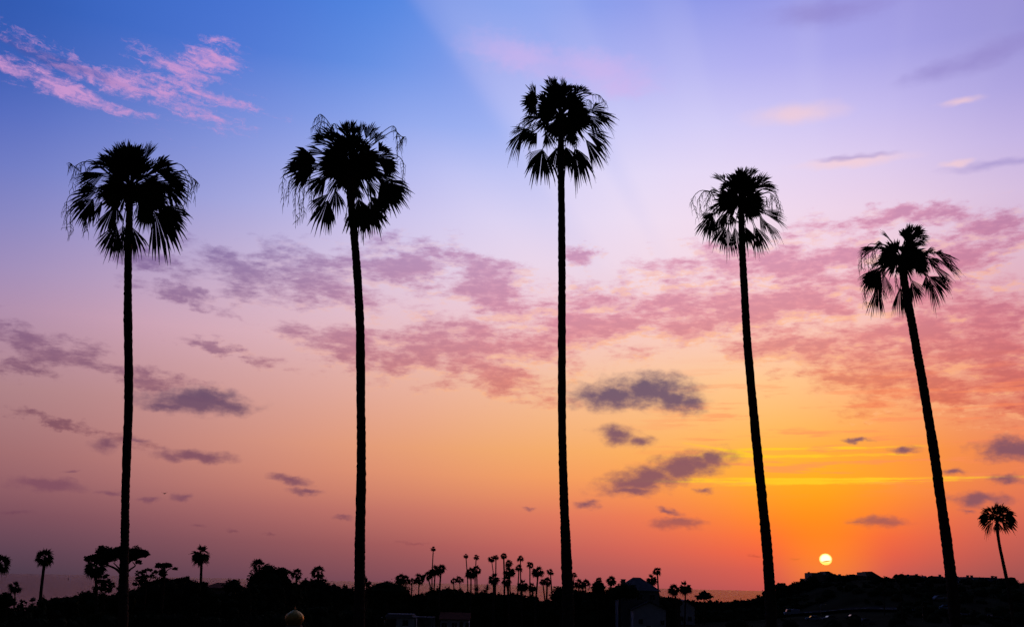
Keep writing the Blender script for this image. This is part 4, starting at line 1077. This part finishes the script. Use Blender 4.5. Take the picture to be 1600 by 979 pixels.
for k in range(12):
    w = 2 * math.pi * k / 12
    rb = MB(); rb.tube([((r * rr) * math.cos(w), (r * rr) * math.sin(w), z0 + 0.003 + z * hh) for r, z in prof], [0.016] * len(prof), 4); rb.build('rib', MAT['gold'], dome)
fb = MB(); fb.lathe([(0.02, z0 + hh - 0.02), (0.05, z0 + hh + 0.05), (0.02, z0 + hh + 0.12), (0.012, z0 + hh + 0.35), (0.004, z0 + hh + 0.42)], 8); fb.build('finial', MAT['gold'], dome)

# big block on the ridge below the sun
Yr = 430; mr_ = Yr / F
def rp(zx, zy): return at(1200 + zx / 8.0, 860 + zy / 8.0, Yr)
c0 = rp(900, 400); zg = ground_z(c0.x, Yr)
root = thing('ridge_block', 'large block with stepped roofline on the ridge right below the sun', 'building', (c0.x, Yr, zg)); B = root.location
def blk(zx0, zx1, zy, y0, y1, name='wall', mat='cream'):
    p, q = rp(zx0, zy), rp(zx1, zy); mb = MB(); mb.box(p.x - B.x, q.x - B.x, y0, y1, -3.0, (p.z + q.z) / 2 - B.z); return mb.build(name, MAT[mat], root)
blk(500, 640, 275, -5.2, 5); blk(445, 498, 345, -4.6, 4.4); blk(642, 1160, 318, -5.0, 5.2, 'wall', 'greywall'); 
# parapet units with sloping roofs
for (zxa, zxb, ztop, zend, zlow) in ((668, 700, 264, 790, 318), (1166, 1236, 265, 1372, 352)):
    a3, b3, e3 = rp(zxa, ztop), rp(zxb, ztop), rp(zend, zlow)
    mb = MB(); mb.prism([(a3.x - B.x, -2.0), (e3.x - B.x, -2.0), (e3.x - B.x, e3.z - B.z), (b3.x - B.x, b3.z - B.z), (a3.x - B.x, a3.z - B.z)], 'y', -5.6, 5.6); u_ = mb.build('wing', MAT['cream'], root)
    tk = 0.25
    mb = MB(); mb.prism([(b3.x - B.x, b3.z - B.z + 0.004), (e3.x - B.x + 0.3, e3.z - B.z + 0.004), (e3.x - B.x + 0.3, e3.z - B.z + tk), (b3.x - B.x, b3.z - B.z + tk)], 'y', -5.9, 5.9); mb.build('sloping_roof', MAT['roofdark'], u_)
rf = None
p, q = rp(642, 306), rp(1160, 306); mb = MB(); mb.box(p.x - B.x, q.x - B.x, -5.3, 5.4, (rp(900, 318).z - B.z) + 0.004, rp(900, 308).z - B.z); rf = mb.build('roof', MAT['roofdark'], root)
for (zx0, zx1, zy) in ((775, 850, 295), (885, 903, 289), (1000, 1060, 297), (1088, 1102, 296)):
    p, q = rp(zx0, zy), rp(zx1, zy); mb = MB(); mb.box(p.x - B.x, q.x - B.x, -1.0, 1.0, rp(900, 308).z - B.z - 0.02, p.z - B.z); mb.build('roof_vent', MAT['kerb'], rf)
p, q = rp(495, 268), rp(515, 268); mb = MB(); mb.box(p.x - B.x, q.x - B.x, -1, 0, 0, p.z - B.z + 0.2); mb.build('chimney', MAT['cream'], root)
for k in range(7):
    x = rp(700 + 66 * k, 350).x - B.x; zc = rp(900, 352).z - B.z
    window(root, x - 0.55, x + 0.55, zc - 0.9, zc + 0.2, -5.0)
# row of houses along the right ridge
names = ['first', 'second', 'third', 'fourth', 'fifth', 'sixth', 'seventh', 'eighth', 'ninth']
ridge = [(1416,898,34,'roofdark'),(1440,899.5,26,'roofgrey'),(1463,900,24,'roofdark'),(1487,900,24,'roofgrey'),(1506,901,26,'roofdark'),(1526,901.5,26,'roofgrey'),(1545,902,24,'roofdark'),(1566,903,34,'roofgrey')]
for i, (x, y, w, rf_) in enumerate(ridge):
    Y = 455 + (i % 3) * 5; p = at(x, y, Y); m = Y / F; zg = ground_z(p.x, Y); hw_ = w * m
    rh = 2.1 + 0.5 * (i % 2)
    cz = p.z - zg
    chs = [((-0.28 if i % 2 else 0.24) * hw_, 0.2, 0.9, cz - 1.6, cz + 0.75)] if i not in (0,) else [(0.4 * hw_, 0.2, 1.3, cz - 1.4, cz + 0.1), (0.1 * hw_, 0.5, 0.6, cz - 0.6, cz + 0.3)]
    gable('ridge_house', f'{names[i]} house from the left in the low row along the right ridge', 'house', (p.x, Y, zg), hw_ * 0.74, 8.5, cz - rh, rh, 'white' if i in (7,) else ('greywall' if i % 2 else 'cream'), rf_, 'y' if i % 3 == 1 else 'x', 0.0,
     windows=[(-hw_ * 0.3, -hw_ * 0.3 + 1.1, max(cz - rh - 1.8, 0.4), max(cz - rh - 0.7, 1.5)), (hw_ * 0.15, hw_ * 0.15 + 1.1, max(cz - rh - 1.8, 0.4), max(cz - rh - 0.7, 1.5))], chimney=chs, group='houses in a row along the right ridge')

# ------------------------------------------------------------------ road, cars, poles
def strip(name, pts, w, lift, mat, label=None, kind=None, thick=0.0, parent=None):
    P = spline([Vector((p[0], p[1], 0)) for p in pts], 40); vs = []; fs = []
    for i, p in enumerate(P):
        tn = (P[min(i + 1, 40)] - P[max(i - 1, 0)]).normalized(); s = Vector((-tn.y, tn.x, 0))
        for k in (-1, -0.5, 0, 0.5, 1):
            q = p + s * w / 2 * k; vs.append((q.x, q.y, max(ground_z(q.x, q.y), ground_z(p.x, p.y)) + lift))
    for i in range(40):
        for k in range(4): fs.append((i * 5 + k, i * 5 + k + 1, i * 5 + k + 6, i * 5 + k + 5))
    o = obj(name, mesh(name, vs, fs, mat), parent)
    if kind: tag(o, label, None, kind=kind)
    return o
road_pts = [(150, 310), (110, 335), (85, 360), (50, 330), (25, 285), (2, 262), (-6, 240), (0, 215)]
road = strip('road', road_pts, 8.0, 0.12, MAT['asphalt'], 'curving dark road through the valley', 'structure')
strip('road_edge_line', [(p[0] - 3.2, p[1] + 0.6) for p in road_pts], 0.28, 0.135, MAT['paint'], parent=road)
strip('road_edge_line', [(p[0] + 3.2, p[1] - 0.6) for p in road_pts], 0.28, 0.135, MAT['paint'], parent=road)

def car(label, px, py, length, paint, rotz, van=False, Y=None):
    p = ground_hit(px, py) if Y is None else at(px, py, Y)
    z = ground_z(p.x, p.y) + 0.14
    root = thing('parked_van' if van else 'parked_car', label, 'van' if van else 'car', (p.x, p.y, z), None if van else 'cars parked in the valley'); root.rotation_euler = (0, 0, rotz)
    L = length / 2; w = 0.88; h1 = 0.95 if not van else 1.15; h2 = 1.45 if not van else 2.15
    mb = MB()
    if van: prof = [(-L, 0.35), (L, 0.35), (L, 1.0), (L * 0.78, h1 + 0.05), (L * 0.58, h2), (-L * 0.97, h2), (-L, h2 - 0.2)]
    else: prof = [(-L, 0.32), (L, 0.32), (L, 0.70), (L * 0.93, 0.80), (L * 0.45, h1), (L * 0.18, h2 - 0.05), (-L * 0.02, h2), (-L * 0.5, h2 - 0.04), (-L * 0.82, h1), (-L * 0.98, 0.92)]
    mb.prism(prof, 'y', -w, w); body = mb.build('body', MAT[paint], root)
    bv = body.modifiers.new('soft_edges', 'BEVEL'); bv.width = 0.06; bv.segments = 2
    for sg in (-1, 1):
        mb = MB(); y0 = sg * w
        if van: q = [(L * 0.18, h1 + 0.1), (L * 0.70, h1 + 0.1), (L * 0.54, h2 - 0.15), (L * 0.18, h2 - 0.15)]
        else: q = [(-L * 0.72, h1 + 0.03), (L * 0.38, h1 + 0.03), (L * 0.15, h2 - 0.12), (-L * 0.46, h2 - 0.12)]
        mb.prism(q, 'y', min(y0, y0 + sg * 0.012), max(y0, y0 + sg * 0.012)); mb.build('side_window', MAT['glass'], body)
    x0, z0_, x1, z1_ = (L * 0.775, h1 + 0.1, L * 0.60, h2 - 0.12) if van else (L * 0.43, h1 + 0.03, L * 0.20, h2 - 0.1)
    nx_, nz_ = (z1_ - z0_), (x0 - x1); nl = math.hypot(nx_, nz_); nx_, nz_ = nx_ / nl * 0.02, nz_ / nl * 0.02
    mb = MB(); mb.prism([(x0, z0_), (x0 + nx_, z0_ + nz_), (x1 + nx_, z1_ + nz_), (x1, z1_)], 'y', -w * 0.85, w * 0.85); mb.build('windscreen', MAT['glass'], body)
    for sx_ in (-0.62, 0.64):
        for sg in (-1, 1):
            tb = MB(); tb.lathe([(0.2, -0.1), (0.31, -0.1), (0.33, -0.06), (0.33, 0.06), (0.31, 0.1), (0.2, 0.1)], 16)
            ty = tb.build('wheel', MAT['rubber'], root, (sx_ * L, sg * (w - 0.06), 0.33)); ty.rotation_euler = (math.pi / 2, 0, 0)
            rb = MB(); rb.lathe([(0.19, -0.108), (0.19, 0.108)], 12); rb.build('rim', MAT['rim'], ty)
    for sg in (-1, 1):
        mb = MB(); mb.box(L - 0.05, L + 0.015, sg * 0.62 - 0.16, sg * 0.62 + 0.16, 0.58, 0.70); mb.build('headlight', MAT['frame'], body)
    return root
car('white van standing alone in the valley right of the fourth tall trunk', 1237, 962, 4.9, 'carwhite', math.pi, van=True)
car('pale car, left one of those below the ridge block', 1270, 970, 4.2, 'carblue', math.pi * 0.96)
car('silver car, second from left below the ridge block', 1296, 970, 4.4, 'cargrey', math.pi * 1.03)
car('dark car, third from left below the ridge block', 1332, 968, 4.3, 'cardark', math.pi)
car('silver car near the bottom edge, fourth from left below the ridge block', 1354, 975, 4.3, 'cargrey', 0.1)
car('pale blue car on the road left of the white house', 962, 959, 4.3, 'carblue', 0.05)
car('pale blue car at the bottom edge before the white house', 985, 977, 4.6, 'carblue', 0.0)
car('white car half hidden left of the rightmost tall trunk', 1468, 938, 4.3, 'carwhite', 0.15)
car('bluish car lower down left of the rightmost tall trunk', 1480, 953, 4.3, 'carblue', -0.2)
def lamp_post(label, px, py_top, py_base):
    p = ground_hit(px, py_base); tp = at(px, py_top, p.y)
    root = thing('street_lamp', label, 'street lamp', (p.x, p.y, ground_z(p.x, p.y) - 0.1), 'street lamps in the valley'); h = tp.z - root.location.z
    mb = MB(); mb.tube([(0, 0, 0), (0, 0, h * 0.6), (0, 0, h)], [0.11, 0.08, 0.06], 8); mb.build('pole', MAT['pole'], root)
    mb = MB(); mb.tube([(0, 0, h - 0.05), (0.7, 0, h + 0.2), (1.3, 0, h + 0.2)], [0.05, 0.045, 0.04], 6); mb.build('arm', MAT['pole'], root)
    mb = MB(); mb.box(1.1, 1.8, -0.14, 0.14, h + 0.12, h + 0.26); mb.build('lamp_head', MAT['pole'], root)
lamp_post('unlit street lamp behind the parked cars below the ridge block', 1283, 944, 965)
lamp_post('unlit street lamp nearer the bottom edge left of the rightmost tall trunk', 1443, 940, 974)

# ------------------------------------------------------------------ tiny things in the distance
p = at(257, 770.5, 90); root = thing('bird', 'tiny dark bird gliding right of the leftmost tall trunk', 'bird', p)
mb = MB(); mb.lathe([(0.004, -0.13), (0.03, -0.08), (0.045, 0.0), (0.035, 0.07), (0.022, 0.11), (0.004, 0.15)], 10); bd = mb.build('body', MAT['feather'], root); bd.rotation_euler = (R(90), 0, R(60))
for sg in (-1, 1):
    mb = MB(); mb.add([(0, -0.05, 0.02), (0, 0.06, 0.02), (sg * 0.14, 0.04, 0.09), (sg * 0.13, -0.05, 0.085), (sg * 0.27, -0.06, 0.04), (0, -0.05, 0.008), (0, 0.06, 0.008), (sg * 0.14, 0.04, 0.08), (sg * 0.13, -0.05, 0.075)],
                       [(0, 1, 2, 3), (3, 2, 4), (5, 8, 7, 6), (8, 4, 7), (0, 3, 8, 5), (3, 4, 8), (1, 6, 7, 2), (2, 7, 4)]); mb.build('wing', MAT['feather'], root)
Ys = 9000; p = at(107.5, 900, Ys); root = thing('sailboat', 'tiny sailboat on the sea near the horizon at left', 'boat', (p.x, Ys, 0))
mb = MB(); mb.prism([(-6, 1.6), (-5, -0.5), (5, -0.5), (7.5, 2.0)], 'y', -1.7, 1.7); mb.build('hull', MAT['cardark'], root)
mb = MB(); mb.tube([(0.5, 0, 1.0), (0.5, 0, 10), (0.5, 0, 19)], [0.2, 0.16, 0.1], 6); mb.build('mast', MAT['pole'], root)
mb = MB(); mb.add([(0.3, 0.1, 2.8), (-5.5, 0.5, 2.8), (0.3, 0.1, 18.5), (0.3, 0.0, 2.8), (-5.5, 0.4, 2.8), (0.3, 0.0, 18.5)], [(0, 1, 2), (3, 5, 4), (0, 2, 5, 3), (1, 0, 3, 4), (2, 1, 4, 5)]); mb.build('sail', MAT['sail'], root)
